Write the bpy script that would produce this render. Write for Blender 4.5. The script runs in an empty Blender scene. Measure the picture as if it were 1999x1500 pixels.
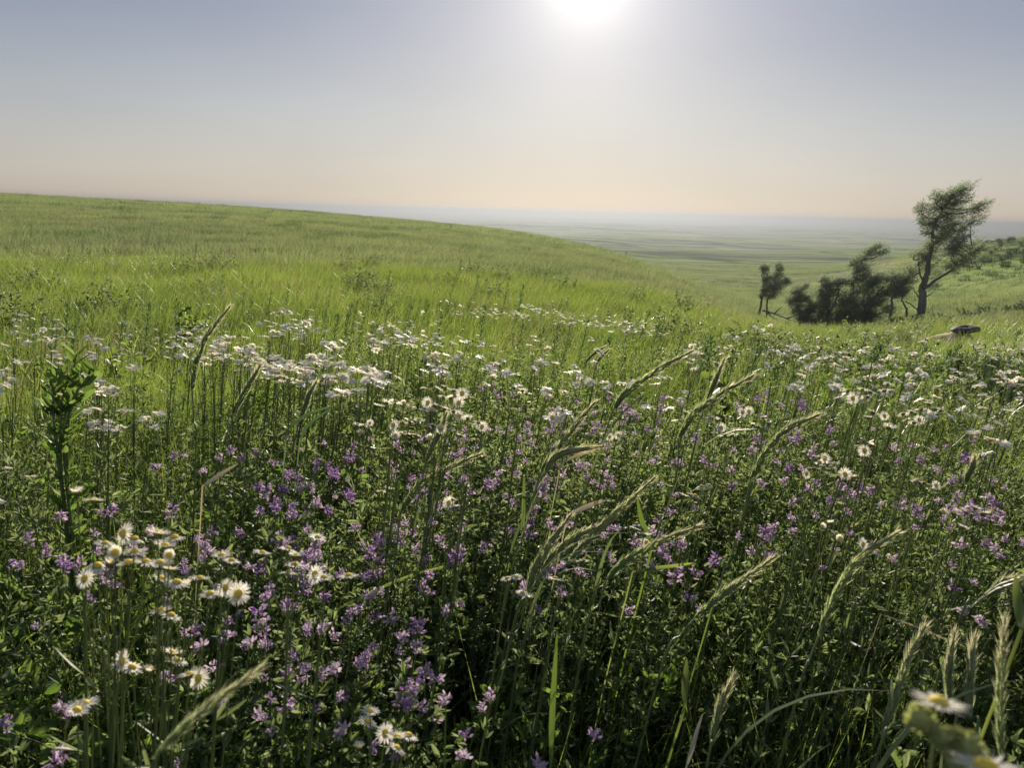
import bpy, math, random
import numpy as np
from mathutils import Matrix, Vector
R_ = math.radians
random.seed(7); rng = np.random.default_rng(7)
sc = bpy.context.scene

# ------------------------------------------------------------------ camera, sky, sun, exposure
CAM_Z, PITCH, ROLL, FPX = 1.0, R_(12.7), R_(1.486), 1500.0
cam_d = bpy.data.cameras.new('camera'); cam = bpy.data.objects.new('camera', cam_d)
sc.collection.objects.link(cam); sc.camera = cam
RM = Matrix.Rotation(math.pi/2 - PITCH, 3, 'X') @ Matrix.Rotation(ROLL, 3, 'Z')
cam.matrix_world = Matrix.Translation((0, 0, CAM_Z)) @ RM.to_4x4()
cam_d.sensor_width = 36; cam_d.lens = 27.0; cam_d.clip_start = 0.02; cam_d.clip_end = 90000
cam_d.dof.use_dof = True; cam_d.dof.focus_distance = 2.0; cam_d.dof.aperture_fstop = 16.0

SUN_EL, SUN_AZ = R_(15.6), R_(4.5)          # azimuth measured from +Y towards +X
SUN_V = Vector((math.sin(SUN_AZ)*math.cos(SUN_EL), math.cos(SUN_AZ)*math.cos(SUN_EL), math.sin(SUN_EL)))
w = bpy.data.worlds.new("World"); sc.world = w; w.use_nodes = True
nt = w.node_tree; nt.nodes.clear()
def N(t, typ, **kw):
    n = t.nodes.new(typ)
    for k, v in kw.items(): setattr(n, k, v)
    return n
wo = N(nt, 'ShaderNodeOutputWorld'); bg = N(nt, 'ShaderNodeBackground'); bg.inputs[1].default_value = 0.064
sky = N(nt, 'ShaderNodeTexSky', sky_type='NISHITA'); sky.sun_disc = False
sky.sun_elevation = SUN_EL; sky.sun_rotation = SUN_AZ
sky.altitude = 300; sky.air_density = 1.0; sky.dust_density = 0.2; sky.ozone_density = 1.5
tc = N(nt, 'ShaderNodeTexCoord')
dot = N(nt, 'ShaderNodeVectorMath', operation='DOT_PRODUCT'); dot.inputs[1].default_value = SUN_V
nt.links.new(tc.outputs['Generated'], dot.inputs[0])
acos = N(nt, 'ShaderNodeMath', operation='ARCCOSINE'); nt.links.new(dot.outputs['Value'], acos.inputs[0])
def expo(k, amp):                                            # amp * exp(-angle/k): the bright air round the sun
    m = N(nt, 'ShaderNodeMath', operation='MULTIPLY'); m.inputs[1].default_value = -1.0/k
    nt.links.new(acos.outputs[0], m.inputs[0])
    e = N(nt, 'ShaderNodeMath', operation='EXPONENT'); nt.links.new(m.outputs[0], e.inputs[0])
    a = N(nt, 'ShaderNodeMath', operation='MULTIPLY'); a.inputs[1].default_value = amp
    nt.links.new(e.outputs[0], a.inputs[0]); return a
def colour(a, col):
    v = N(nt, 'ShaderNodeVectorMath', operation='SCALE'); v.inputs[0].default_value = col
    nt.links.new(a.outputs[0], v.inputs['Scale']); return v
def addv(a, b):
    v = N(nt, 'ShaderNodeVectorMath', operation='ADD')
    nt.links.new(a, v.inputs[0]); nt.links.new(b, v.inputs[1]); return v.outputs[0]
tint = N(nt, 'ShaderNodeVectorMath', operation='MULTIPLY'); tint.inputs[1].default_value = (.10, .11, .15)
nt.links.new(sky.outputs[0], tint.inputs[0])
# dusty air: a veil over the clear sky by height above the horizon; overhead part, out of view, raised as added fill
sep = N(nt, 'ShaderNodeSeparateXYZ'); nt.links.new(tc.outputs['Generated'], sep.inputs[0])
asn = N(nt, 'ShaderNodeMath', operation='ARCSINE'); nt.links.new(sep.outputs[2], asn.inputs[0])
mr = N(nt, 'ShaderNodeMath', operation='DIVIDE'); mr.inputs[1].default_value = R_(90); nt.links.new(asn.outputs[0], mr.inputs[0])
cr = N(nt, 'ShaderNodeValToRGB'); nt.links.new(mr.outputs[0], cr.inputs[0]); el = cr.color_ramp.elements
for k, (e_, c_) in enumerate(((0, (.48, .405, .34)), (3, (.46, .415, .365)), (6.5, (.39, .395, .385)), (11, (.265, .29, .34)), (16, (.175, .215, .31)), (28, (.20, .25, .36)), (90, (.24, .31, .46)))):
    q_ = el[k] if k < 2 else el.new(e_/90); q_.position = e_/90; q_.color = (*c_, 1)
cr.color_ramp.interpolation = 'LINEAR'
vs = N(nt, 'ShaderNodeVectorMath', operation='SCALE'); nt.links.new(cr.outputs[0], vs.inputs[0]); vs.inputs['Scale'].default_value = 8.8
uh = N(nt, 'ShaderNodeTexNoise'); uh.inputs['Scale'].default_value = 2.2; uh.inputs['Detail'].default_value = 4; uh.inputs['Roughness'].default_value = .45
um = N(nt, 'ShaderNodeMapping'); um.inputs['Scale'].default_value = (1, 1, 3.5); nt.links.new(tc.outputs['Generated'], um.inputs[0]); nt.links.new(um.outputs[0], uh.inputs['Vector'])
ur = N(nt, 'ShaderNodeMapRange'); ur.inputs[1].default_value = .3; ur.inputs[2].default_value = .7; ur.inputs[3].default_value = 8.1; ur.inputs[4].default_value = 9.3
nt.links.new(uh.outputs['Fac'], ur.inputs[0]); nt.links.new(ur.outputs[0], vs.inputs['Scale'])          # uneven dust
acc = addv(tint.outputs[0], vs.outputs[0])
for k, amp, col in ((R_(1.3), 7.5, (1.0, .97, .90)), (R_(4.0), 5.5, (1.0, .95, .84)), (R_(15.0), 3.7, (1.0, .79, .53))):
    acc = addv(acc, colour(expo(k, amp), col).outputs[0])
nt.links.new(acc, bg.inputs[0]); nt.links.new(bg.outputs[0], wo.inputs[0])

sun_d = bpy.data.lights.new('sun', 'SUN'); sun = bpy.data.objects.new('sun', sun_d); sc.collection.objects.link(sun)
sun_d.energy = 5.0; sun_d.angle = R_(0.53); sun_d.color = (1.0, 0.90, 0.74)
sun.rotation_mode = 'QUATERNION'; sun.rotation_quaternion = SUN_V.to_track_quat('Z', 'Y')
sun.location = SUN_V*50
sc.view_settings.view_transform = 'Standard'; sc.view_settings.look = 'None'
sc.view_settings.gamma = 1; sc.view_settings.exposure = 0.78; sc.view_settings.use_curve_mapping = False
cy = sc.cycles
cy.max_bounces = 6; cy.diffuse_bounces = 3; cy.glossy_bounces = 2; cy.transmission_bounces = 4
cy.volume_bounces = 0; cy.transparent_max_bounces = 4; cy.use_denoising = True
cy.sample_clamp_indirect = 4.0; cy.caustics_reflective = False; cy.caustics_refractive = False

# ------------------------------------------------------------------ helpers
C0 = Vector((0, 0, CAM_Z))
def ray(u, v): return RM @ Vector(((u-999.5)/FPX, (750-v)/FPX, -1.0))
def at(u, v, d):                       # the point d metres away (straight distance) in the direction of a spot in the photo
    r = ray(u, v).normalized(); return C0 + r*d
def athz(u, v, d):                     # the same with d measured along the ground
    r = ray(u, v); return C0 + r*(d/math.hypot(r.x, r.y))
RMi = RM.transposed()
def pix(p):
    q = RMi @ (Vector(p)-C0)
    if q.z >= -1e-6: return None
    return (999.5 + FPX*q.x/-q.z, 750 - FPX*q.y/-q.z)
def below(u, v):                       # tangent of the angle below the horizon
    r = ray(u, v); return -r.z/math.hypot(r.x, r.y)

def hash2(ix, iy, s):
    n = (ix.astype(np.int64)*374761393 + iy.astype(np.int64)*668265263 + s*1442695041) & 0xffffffff
    n = ((n ^ (n >> 13))*1274126177) & 0xffffffff
    return ((n ^ (n >> 16)) & 0xffff)/65535.0
def vn(x, y, s=0):
    x = np.asarray(x, float); y = np.asarray(y, float)
    ix = np.floor(x); iy = np.floor(y); fx = x-ix; fy = y-iy
    fx = fx*fx*(3-2*fx); fy = fy*fy*(3-2*fy)
    a = hash2(ix, iy, s); b = hash2(ix+1, iy, s); c = hash2(ix, iy+1, s); d = hash2(ix+1, iy+1, s)
    return (a*(1-fx)+b*fx)*(1-fy)+(c*(1-fx)+d*fx)*fy
def fbm(x, y, o=3, s=0):
    t = 0; a = .5
    for i in range(o): t = t + a*(vn(x*2**i, y*2**i, s+i)-.5)*2; a *= .5
    return t

# ------------------------------------------------------------------ the lie of the land: heights by bearing and distance
D_ = [0.5, 3, 6, 10, 16, 25, 35, 45, 60, 85, 120, 180, 300, 500, 900, 1600, 3000, 6000, 30000]
T_ = {
 -180: [0, 0, 0, 0, 0, .1, .2, .3, .4, .6, .8, 1, 0, -4, -15, -35, -42, -45, -46],
 -60:  [0, 0, 0, .05, .1, .2, .3, .5, .8, 1.2, 1.6, 1.8, 0, -5, -20, -38, -43, -45, -46],
 -33.7:[0, 0, 0, .05, .1, .2, .3, .45, .75, 1.15, 1.72, 1.9, 0, -5, -20, -38, -43, -45, -46],
 -22.5:[0, 0, 0, 0, .05, .1, .2, .3, .5, .78, 1.0, 1.02, -1.5, -9, -22, -38, -43, -45, -46],
 -14.9:[0, 0, 0, -.02, 0, .03, .08, .15, .2, .25, .25, .05, -3.5, -11, -24, -38, -43, -45, -46],
 -5.7: [0, 0, -.02, -.05, -.1, -.15, -.22, -.3, -.42, -.6, -.9, -1.8, -6, -13, -25, -38, -43, -45, -46],
 0:    [0, 0, -.03, -.1, -.2, -.4, -.6, -.8, -1.05, -1.4, -1.8, -3.0, -9, -17, -27, -38, -43, -45, -46],
 5.7:  [0, 0, -.05, -.15, -.3, -.6, -1.0, -1.4, -1.85, -2.5, -3.8, -7.5, -13, -20, -28, -38, -43, -45, -46],
 9.8:  [0, 0, -0.08, -0.22, -0.45, -0.95, -1.6, -2.2, -3.05, -4.4, -7.5, -11, -15, -21, -29, -38, -43, -45, -46],
 13:   [0, 0, -0.1, -0.28, -0.7, -1.45, -2.25, -3, -4.15, -6.5, -9, -12, -15, -21, -29, -38, -43, -45, -46],
 16.7: [0, 0, -0.12, -0.34, -0.95, -2, -3.2, -4.3, -6.3, -8, -9.5, -12, -15, -21, -29, -38, -43, -45, -46],
 20:   [0, 0, -0.15, -0.4, -1.15, -2.6, -4.4, -5.9, -7, -8, -9.5, -12, -15, -21, -29, -38, -43, -45, -46],
 23.4: [0, 0, -0.15, -0.4, -1.05, -2.35, -3.9, -5.5, -6.5, -7.6, -8.5, -10, -14, -21, -29, -38, -43, -45, -46],
 26.6: [0, 0, -0.15, -0.38, -0.9, -2, -3.4, -4.5, -5.6, -6.4, -6.6, -5.6, -12, -20, -29, -38, -43, -45, -46],
 29.5: [0, 0, -0.12, -0.34, -0.7, -1.65, -2.8, -3.9, -4.7, -4.9, -4.2, -1.9, -10, -19, -28, -38, -43, -45, -46],
 33.7: [0, 0, -.1, -.3, -.6, -1.2, -2.1, -3.0, -3.4, -3.2, -1.9, .25, -7, -18, -28, -38, -43, -45, -46],
 45:   [0, 0, -.1, -.25, -.5, -1.0, -1.6, -2.2, -2.6, -2.2, -1.0, .5, -5, -16, -28, -38, -43, -45, -46],
 180:  [0, 0, 0, 0, 0, .1, .2, .3, .4, .6, .8, 1, 0, -4, -15, -35, -42, -45, -46]}
_az = sorted(T_); _tab = np.array([T_[a] for a in _az]); _ld = np.log(np.array(D_))
NA, NL = 720, 220
ga = np.linspace(-180, 180, NA+1); gl = np.linspace(_ld[0], _ld[-1], NL+1)
_m = np.array([np.interp(gl, _ld, row) for row in _tab])
_m -= (.20*np.clip((np.exp(gl)-4)/10, 0, 1))[None, :]          # the table was read off the top of the grass
G = np.array([np.interp(ga, _az, _m[:, j]) for j in range(NL+1)]).T
def gsm(A, s, axis):
    k = np.exp(-.5*(np.arange(-3*s, 3*s+1)/s)**2); k /= k.sum()
    P = np.pad(A, [(3*s, 3*s) if i == axis else (0, 0) for i in range(2)], mode='edge')
    return np.apply_along_axis(lambda r: np.convolve(r, k, 'valid'), axis, P)
G = gsm(gsm(G, 3, 0), 3, 1)
def H(x, y):
    x = np.asarray(x, float); y = np.asarray(y, float)
    d = np.maximum(np.hypot(x, y), .5); a = np.degrees(np.arctan2(x, y))
    fa = np.clip((a+180)/360*NA, 0, NA-1e-6); fl = np.clip((np.log(d)-gl[0])/(gl[-1]-gl[0])*NL, 0, NL-1e-6)
    ia = fa.astype(int); il = fl.astype(int); fa = fa-ia; fl = fl-il
    z = (G[ia, il]*(1-fa)+G[ia+1, il]*fa)*(1-fl)+(G[ia, il+1]*(1-fa)+G[ia+1, il+1]*fa)*fl
    z = z + fbm(x/6, y/6, 3, 11)*np.clip((d-4)/30, 0, 1)*.16
    z = z + fbm(x/45, y/45, 2, 31)*np.clip((d-100)/250, 0, 1)*1.1
    far = np.clip((d-230)/500, 0, 1)
    z = z + fbm(x/330, y/190, 3, 51)*far*11 + fbm(x/1900, y/900, 2, 71)*np.clip((d-900)/2500, 0, 1)*9*np.clip(1.4-d/22000, .2, 1)
    return z
def Hz(x, y): return float(H(x, y))

# ------------------------------------------------------------------ mesh building
class MB:
    def __init__(s): s.v = []; s.f = []; s.t = []; s.n = 0; s.m = []; s.cur = 0
    def add(s, V, F, t=0.5):
        V = np.asarray(V, float).reshape(-1, 3); F = np.asarray(F, int)
        s.v.append(V); s.f.append(F+s.n); s.n += len(V); s.m += [s.cur]*len(F)
        s.t.append(np.broadcast_to(np.asarray(t, float), (len(V),)))
    def mesh(s, name, mat, off=(0, 0, 0), smooth=False):
        me = bpy.data.meshes.new(name)
        V = np.concatenate(s.v)-np.array(off); T = np.concatenate(s.t)
        loops = np.concatenate([f.ravel() for f in s.f]); sz = np.concatenate([np.full(len(f), f.shape[1]) for f in s.f])
        me.vertices.add(len(V)); me.vertices.foreach_set('co', V.ravel())
        me.loops.add(len(loops)); me.loops.foreach_set('vertex_index', loops)
        me.polygons.add(len(sz)); me.polygons.foreach_set('loop_start', np.concatenate([[0], np.cumsum(sz)[:-1]]))
        me.polygons.foreach_set('loop_total', sz)
        if smooth: me.polygons.foreach_set('use_smooth', np.ones(len(sz), bool))
        a = me.attributes.new('tint', 'FLOAT', 'POINT'); a.data.foreach_set('value', T.astype(np.float32))
        me.update(calc_edges=True)
        for m_ in (mat if isinstance(mat, list) else [mat]): me.materials.append(m_)
        if isinstance(mat, list): me.polygons.foreach_set('material_index', np.array(s.m, np.int32))
        return me

def unit(a): return a/np.maximum(np.linalg.norm(a, axis=-1, keepdims=True), 1e-9)
def blades(mb, base, az, L, W, th0, curve, seg=4, t=None, roll=None):
    """curved tapering blades; th0 = start angle from vertical, curve = added bend to the tip, az = heading of the bend"""
    n = len(base); base = np.asarray(base, float)
    if t is None: t = rng.random(n)
    if roll is None: roll = rng.normal(0, .7, n)
    h = np.stack([np.cos(az), np.sin(az), np.zeros(n)], 1); up = np.array([0, 0, 1.0])
    s0 = np.stack([-np.sin(az), np.cos(az), np.zeros(n)], 1)
    pos = base.copy(); rows = []
    for k in range(seg+1):
        q = k/seg; th = th0+curve*q**1.4
        d = h*np.sin(th)[:, None]+up*np.cos(th)[:, None]
        nrm = np.cross(d, s0); side = s0*np.cos(roll)[:, None]+nrm*np.sin(roll)[:, None]
        wd = W*(1-q**1.6)*(.55+.45*min(1, q*4)) if k < seg else W*.03
        rows.append((pos-side*wd[:, None]/2, pos+side*wd[:, None]/2))
        pos = pos+d*(L/seg)[:, None]
    V = np.stack([np.stack(r, 1) for r in rows], 1).reshape(n, -1, 3); m = (seg+1)*2
    f = np.array([[2*k, 2*k+1, 2*k+3, 2*k+2] for k in range(seg)])
    F = (f[None]+(np.arange(n)*m)[:, None, None]).reshape(-1, 4)
    mb.add(V.reshape(-1, 3), F, np.repeat(t, m))
def leaves(mb, base, d, L, W, t=None, fold=.25, nrm=None):
    """leaf shaped faces, six corners, a little folded along the midrib"""
    n = len(base); d = unit(d)
    if t is None: t = rng.random(n)
    r = unit(rng.normal(size=(n, 3))) if nrm is None else nrm
    s = unit(np.cross(d, r)); u = np.cross(s, d)
    L = np.broadcast_to(L, n)[:, None]; W = np.broadcast_to(W, n)[:, None]
    p = [base, base+d*L*.35+s*W*.5+u*W*fold, base+d*L*.75+s*W*.36+u*W*fold*.7, base+d*L, base+d*L*.75-s*W*.36+u*W*fold*.7,
         base+d*L*.35-s*W*.5+u*W*fold]
    V = np.stack(p, 1).reshape(-1, 3); o = (np.arange(n)*6)[:, None]
    F = np.concatenate([np.array([[0, 1, 2, 3]])+o, np.array([[0, 3, 4, 5]])+o])
    mb.add(V, F, np.repeat(t, 6))
def tube(mb, pts, rad, sides=5, t=.5, cap=True):
    P = np.asarray([tuple(p) for p in pts], float); n = len(P); rad = np.broadcast_to(rad, n)
    T = unit(np.gradient(P, axis=0)); ref = np.array([0.3, -1.0, 0.2]); A = unit(np.cross(T, ref)); B = np.cross(T, A)
    an = np.arange(sides)/sides*2*math.pi
    V = P[:, None]+rad[:, None, None]*(A[:, None]*np.cos(an)[None, :, None]+B[:, None]*np.sin(an)[None, :, None])
    F = [[i*sides+j, i*sides+(j+1) % sides, (i+1)*sides+(j+1) % sides, (i+1)*sides+j] for i in range(n-1) for j in range(sides)]
    mb.add(V.reshape(-1, 3), F, t)
def spline(pts, n):
    """Catmull-Rom through the points"""
    P = [np.array(tuple(p), float) for p in pts]; P = [2*P[0]-P[1]]+P+[2*P[-1]-P[-2]]
    out = []; m = len(P)-3
    for q in np.linspace(0, m-1e-6, n):
        i = int(q); t = q-i; a, b, c, d = P[i:i+4]
        out.append(.5*((2*b)+(-a+c)*t+(2*a-5*b+4*c-d)*t*t+(-a+3*b-3*c+d)*t**3))
    return np.array(out)

def link(o): sc.collection.objects.link(o); return o
def obj(name, mb, mat, parent=None, smooth=False):
    off = tuple(parent.matrix_world.translation) if parent else (0, 0, 0)
    return mobj(name, mb.mesh(name, mat, off, smooth), parent)
def mobj(name, me, parent=None):
    o = link(bpy.data.objects.new(name, me))
    if parent: o.parent = parent
    return o
def tag(o, label=None, cat=None, group=None, kind=None):
    if label: o['label'] = label
    if cat: o['category'] = cat
    if group: o['group'] = group
    if kind: o['kind'] = kind
    return o
def empty(name, loc):
    o = link(bpy.data.objects.new(name, None)); o.empty_display_size = .05
    o.matrix_world = Matrix.Translation(loc); o.location = loc; return o

# ------------------------------------------------------------------ materials
def new_mat(name):
    m = bpy.data.materials.new(name); m.use_nodes = True; m.node_tree.nodes.clear(); return m, m.node_tree
def leaf_mat(name, a, b, ta, tb, trans=.5, rough=.45, spec=.35, patch=None, pscale=.25):
    """thin leaf: reflecting colour a..b and the colour light takes on shining through, ta..tb, both by the tint attribute"""
    m, t = new_mat(name); L = t.links.new
    out = N(t, 'ShaderNodeOutputMaterial'); at_ = N(t, 'ShaderNodeAttribute', attribute_name='tint')
    geo = N(t, 'ShaderNodeNewGeometry')
    nz = N(t, 'ShaderNodeTexNoise'); nz.inputs['Scale'].default_value = pscale; nz.inputs['Detail'].default_value = 3
    L(geo.outputs['Position'], nz.inputs['Vector'])
    def mx(c1, c2, fac):
        x = N(t, 'ShaderNodeMix', data_type='RGBA'); x.inputs[6].default_value = (*c1, 1); x.inputs[7].default_value = (*c2, 1)
        L(fac, x.inputs[0]); return x
    ca, ct = mx(a, b, at_.outputs['Fac']), mx(ta, tb, at_.outputs['Fac'])
    if patch:
        mr = N(t, 'ShaderNodeMapRange'); mr.inputs[1].default_value = .42; mr.inputs[2].default_value = .62
        L(nz.outputs['Fac'], mr.inputs[0])
        for c in (ca, ct):
            x = N(t, 'ShaderNodeMix', data_type='RGBA', blend_type='MULTIPLY'); x.inputs[7].default_value = (*patch, 1)
            L(mr.outputs[0], x.inputs[0]); L(c.outputs[2], x.inputs[6])
            if c is ca: ca2 = x
            else: ct2 = x
        ca, ct = ca2, ct2
    p = N(t, 'ShaderNodeBsdfPrincipled'); p.inputs['Roughness'].default_value = rough; p.inputs['Specular IOR Level'].default_value = spec
    tr = N(t, 'ShaderNodeBsdfTranslucent'); L(ca.outputs[2], p.inputs['Base Color']); L(ct.outputs[2], tr.inputs['Color'])
    ms = N(t, 'ShaderNodeMixShader'); ms.inputs[0].default_value = trans
    L(p.outputs[0], ms.inputs[1]); L(tr.outputs[0], ms.inputs[2]); L(ms.outputs[0], out.inputs[0]); return m
def solid_mat(name, a, b, rough=.8, scale=20, bump=.3, stretch=(1, 1, 1)):
    m, t = new_mat(name); L = t.links.new
    out = N(t, 'ShaderNodeOutputMaterial'); p = N(t, 'ShaderNodeBsdfPrincipled'); p.inputs['Roughness'].default_value = rough
    geo = N(t, 'ShaderNodeTexCoord'); mp = N(t, 'ShaderNodeMapping'); mp.inputs['Scale'].default_value = stretch
    nz = N(t, 'ShaderNodeTexNoise'); nz.inputs['Scale'].default_value = scale; nz.inputs['Detail'].default_value = 6
    L(geo.outputs['Object'], mp.inputs[0]); L(mp.outputs[0], nz.inputs['Vector'])
    x = N(t, 'ShaderNodeMix', data_type='RGBA'); x.inputs[6].default_value = (*a, 1); x.inputs[7].default_value = (*b, 1)
    L(nz.outputs['Fac'], x.inputs[0]); L(x.outputs[2], p.inputs['Base Color'])
    bp = N(t, 'ShaderNodeBump'); bp.inputs['Strength'].default_value = bump; L(nz.outputs['Fac'], bp.inputs['Height']); L(bp.outputs[0], p.inputs['Normal'])
    L(p.outputs[0], out.inputs[0]); return m
M = {}
M['grass'] = leaf_mat('grass_blade', (.055, .10, .018), (.13, .17, .04), (.20, .31, .035), (.37, .43, .09), .5, .4, .4, patch=(.72, .78, .8), pscale=.5)
M['grass_far'] = leaf_mat('hill_grass', (.085, .12, .045), (.15, .18, .08), (.21, .265, .085), (.34, .37, .15), .5, .6, .15, patch=(.70, .76, .82), pscale=.12)
M['herb'] = leaf_mat('herb_leaf', (.065, .10, .035), (.15, .19, .085), (.18, .25, .06), (.38, .43, .17), .48, .5, .22, patch=(.8, .85, .8), pscale=1.2)
M['herb_dark'] = leaf_mat('leafy_herb', (.045, .08, .02), (.10, .14, .045), (.13, .24, .03), (.28, .40, .07), .45, .5, .22)
M['dry'] = leaf_mat('dry_blade', (.30, .22, .11), (.5, .42, .27), (.3, .22, .1), (.45, .36, .2), .35, .6, .3)
M['dark_leaf'] = leaf_mat('dark_leaf', (.035, .065, .028), (.07, .11, .05), (.07, .13, .035), (.15, .24, .07), .4, .6, .15)
M['stem'] = leaf_mat('green_stem', (.09, .13, .045), (.20, .23, .11), (.18, .25, .06), (.32, .38, .14), .3, .5, .35)
M['white'] = leaf_mat('white_ray', (.80, .77, .69), (.84, .80, .72), (.88, .83, .70), (.92, .88, .76), .5, .5, .2)
M['yellow'] = leaf_mat('yellow_disc', (.72, .50, .05), (.85, .68, .12), (.7, .5, .05), (.8, .6, .08), .15, .7, .1)
M['bud'] = leaf_mat('pale_bud', (.28, .34, .10), (.5, .52, .25), (.4, .45, .12), (.5, .5, .2), .35, .6, .2)
M['purple'] = leaf_mat('purple_petal', (.22, .13, .28), (.52, .40, .48), (.32, .16, .42), (.66, .52, .60), .45, .6, .1)
M['spike'] = leaf_mat('seed_spikelet', (.22, .28, .12), (.46, .46, .27), (.36, .48, .16), (.75, .70, .42), .55, .5, .3)
M['bark'] = solid_mat('bark', (.10, .08, .06), (.24, .20, .16), .9, 14, .6, (1, 1, .2))
M['needle'] = leaf_mat('tree_foliage', (.11, .14, .09), (.22, .26, .18), (.18, .24, .11), (.38, .44, .26), .5, .6, .3)
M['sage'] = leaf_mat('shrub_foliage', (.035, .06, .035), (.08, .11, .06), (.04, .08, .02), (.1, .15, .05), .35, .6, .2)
M['earth'] = solid_mat('bare_earth', (.22, .15, .08), (.40, .29, .17), .95, 9, .5)
M['rock'] = solid_mat('dark_stone', (.02, .018, .016), (.07, .06, .05), .85, 8, .6)
M['paint'] = solid_mat('white_wall', (.75, .75, .73), (.8, .8, .78), .7, 1, 0)
M['roof'] = solid_mat('metal_roof', (.35, .36, .38), (.45, .45, .46), .5, 1, 0)

def ground_mat():
    m, t = new_mat('prairie_ground'); L = t.links.new
    out = N(t, 'ShaderNodeOutputMaterial'); p = N(t, 'ShaderNodeBsdfPrincipled'); p.inputs['Roughness'].default_value = .9
    p.inputs['Specular IOR Level'].default_value = .0
    geo = N(t, 'ShaderNodeNewGeometry')
    def noise(scale, det, stretch=(1, 1, 1)):
        mp = N(t, 'ShaderNodeMapping'); mp.inputs['Scale'].default_value = stretch; L(geo.outputs['Position'], mp.inputs[0])
        n = N(t, 'ShaderNodeTexNoise'); n.inputs['Scale'].default_value = scale; n.inputs['Detail'].default_value = det
        n.inputs['Roughness'].default_value = .6; L(mp.outputs[0], n.inputs['Vector']); return n.outputs['Fac']
    def ramp(f, a, b):
        r = N(t, 'ShaderNodeMapRange'); r.inputs[1].default_value = a; r.inputs[2].default_value = b; L(f, r.inputs[0]); return r.outputs[0]
    def mix(f, a, b, mode='MIX'):
        x = N(t, 'ShaderNodeMix', data_type='RGBA', blend_type=mode)
        for s_, c in ((6, a), (7, b)):
            if isinstance(c, tuple): x.inputs[s_].default_value = (*c, 1)
            else: L(c, x.inputs[s_])
        L(f, x.inputs[0]); return x.outputs[2]
    c = mix(ramp(noise(.011, 4, (1, .6, 1)), .40, .60), (.25, .32, .10), (.33, .38, .15))
    c = mix(ramp(noise(.0025, 4, (.5, 1.3, 1)), .50, .62), c, (.21, .23, .13))
    c = mix(ramp(noise(.022, 5, (.6, 1.6, 1)), .56, .70), c, (.12, .15, .07))
    c = mix(ramp(noise(.35, 6), .55, .72), c, (.13, .17, .06))
    c = mix(ramp(noise(.006, 5, (.6, 1.5, 1)), .62, .70), c, (.36, .32, .20))
    def band(f, mid, wd):                       # a line where the noise crosses one value: drainage lines and field edges
        a_ = N(t, 'ShaderNodeMath', operation='SUBTRACT'); a_.inputs[1].default_value = mid; L(f, a_.inputs[0])
        b_ = N(t, 'ShaderNodeMath', operation='ABSOLUTE'); L(a_.outputs[0], b_.inputs[0]); return ramp(b_.outputs[0], wd, 0)
    c = mix(band(noise(.0045, 5, (.7, 1.2, 1)), .5, .022), c, (.075, .10, .05))
    c = mix(band(noise(.0016, 3, (.6, 1.6, 1)), .46, .012), c, (.42, .38, .27))
    c = mix(band(noise(.0011, 6, (.5, 1.8, 1)), .54, .02), c, (.07, .09, .05))
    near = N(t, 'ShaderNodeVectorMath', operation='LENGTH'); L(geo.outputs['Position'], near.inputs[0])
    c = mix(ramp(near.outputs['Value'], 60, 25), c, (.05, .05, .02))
    L(c, p.inputs['Base Color'])
    bp = N(t, 'ShaderNodeBump'); bp.inputs['Strength'].default_value = .5; bp.inputs['Distance'].default_value = .4
    L(noise(.8, 8), bp.inputs['Height']); L(bp.outputs[0], p.inputs['Normal'])
    L(p.outputs[0], out.inputs[0]); return m
M['ground'] = ground_mat()

# ------------------------------------------------------------------ ground (one sheet to the horizon)
fa = np.unique(np.concatenate([np.linspace(-180, -50, 66), np.linspace(-50, 50, 361), np.linspace(50, 180, 66)]))[:-1]
rr = np.exp(np.linspace(math.log(.4), math.log(30000), 330))
A, Rr = np.meshgrid(np.radians(fa), rr, indexing='ij')
X = Rr*np.sin(A); Y = Rr*np.cos(A); Z = H(X, Y)
gm = MB(); na, nr = A.shape
V = np.stack([X, Y, Z], -1).reshape(-1, 3)
i, j = np.meshgrid(np.arange(na), np.arange(nr-1), indexing='ij'); i2 = (i+1) % na
F = np.stack([i*nr+j, i*nr+j+1, i2*nr+j+1, i2*nr+j], -1).reshape(-1, 4)
gm.add(V, F)
ctr = np.array([[0, 0, Hz(0, 0)]])
gm.v.append(ctr); gm.t.append(np.array([.5])); ci = gm.n; gm.n += 1
ii = np.arange(na); gm.m += [0]*na; gm.f.append(np.stack([np.full(na, ci), ii*nr, ((ii+1) % na)*nr], -1))
tag(obj('ground', gm, M['ground'], smooth=True), kind='structure')

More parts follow.
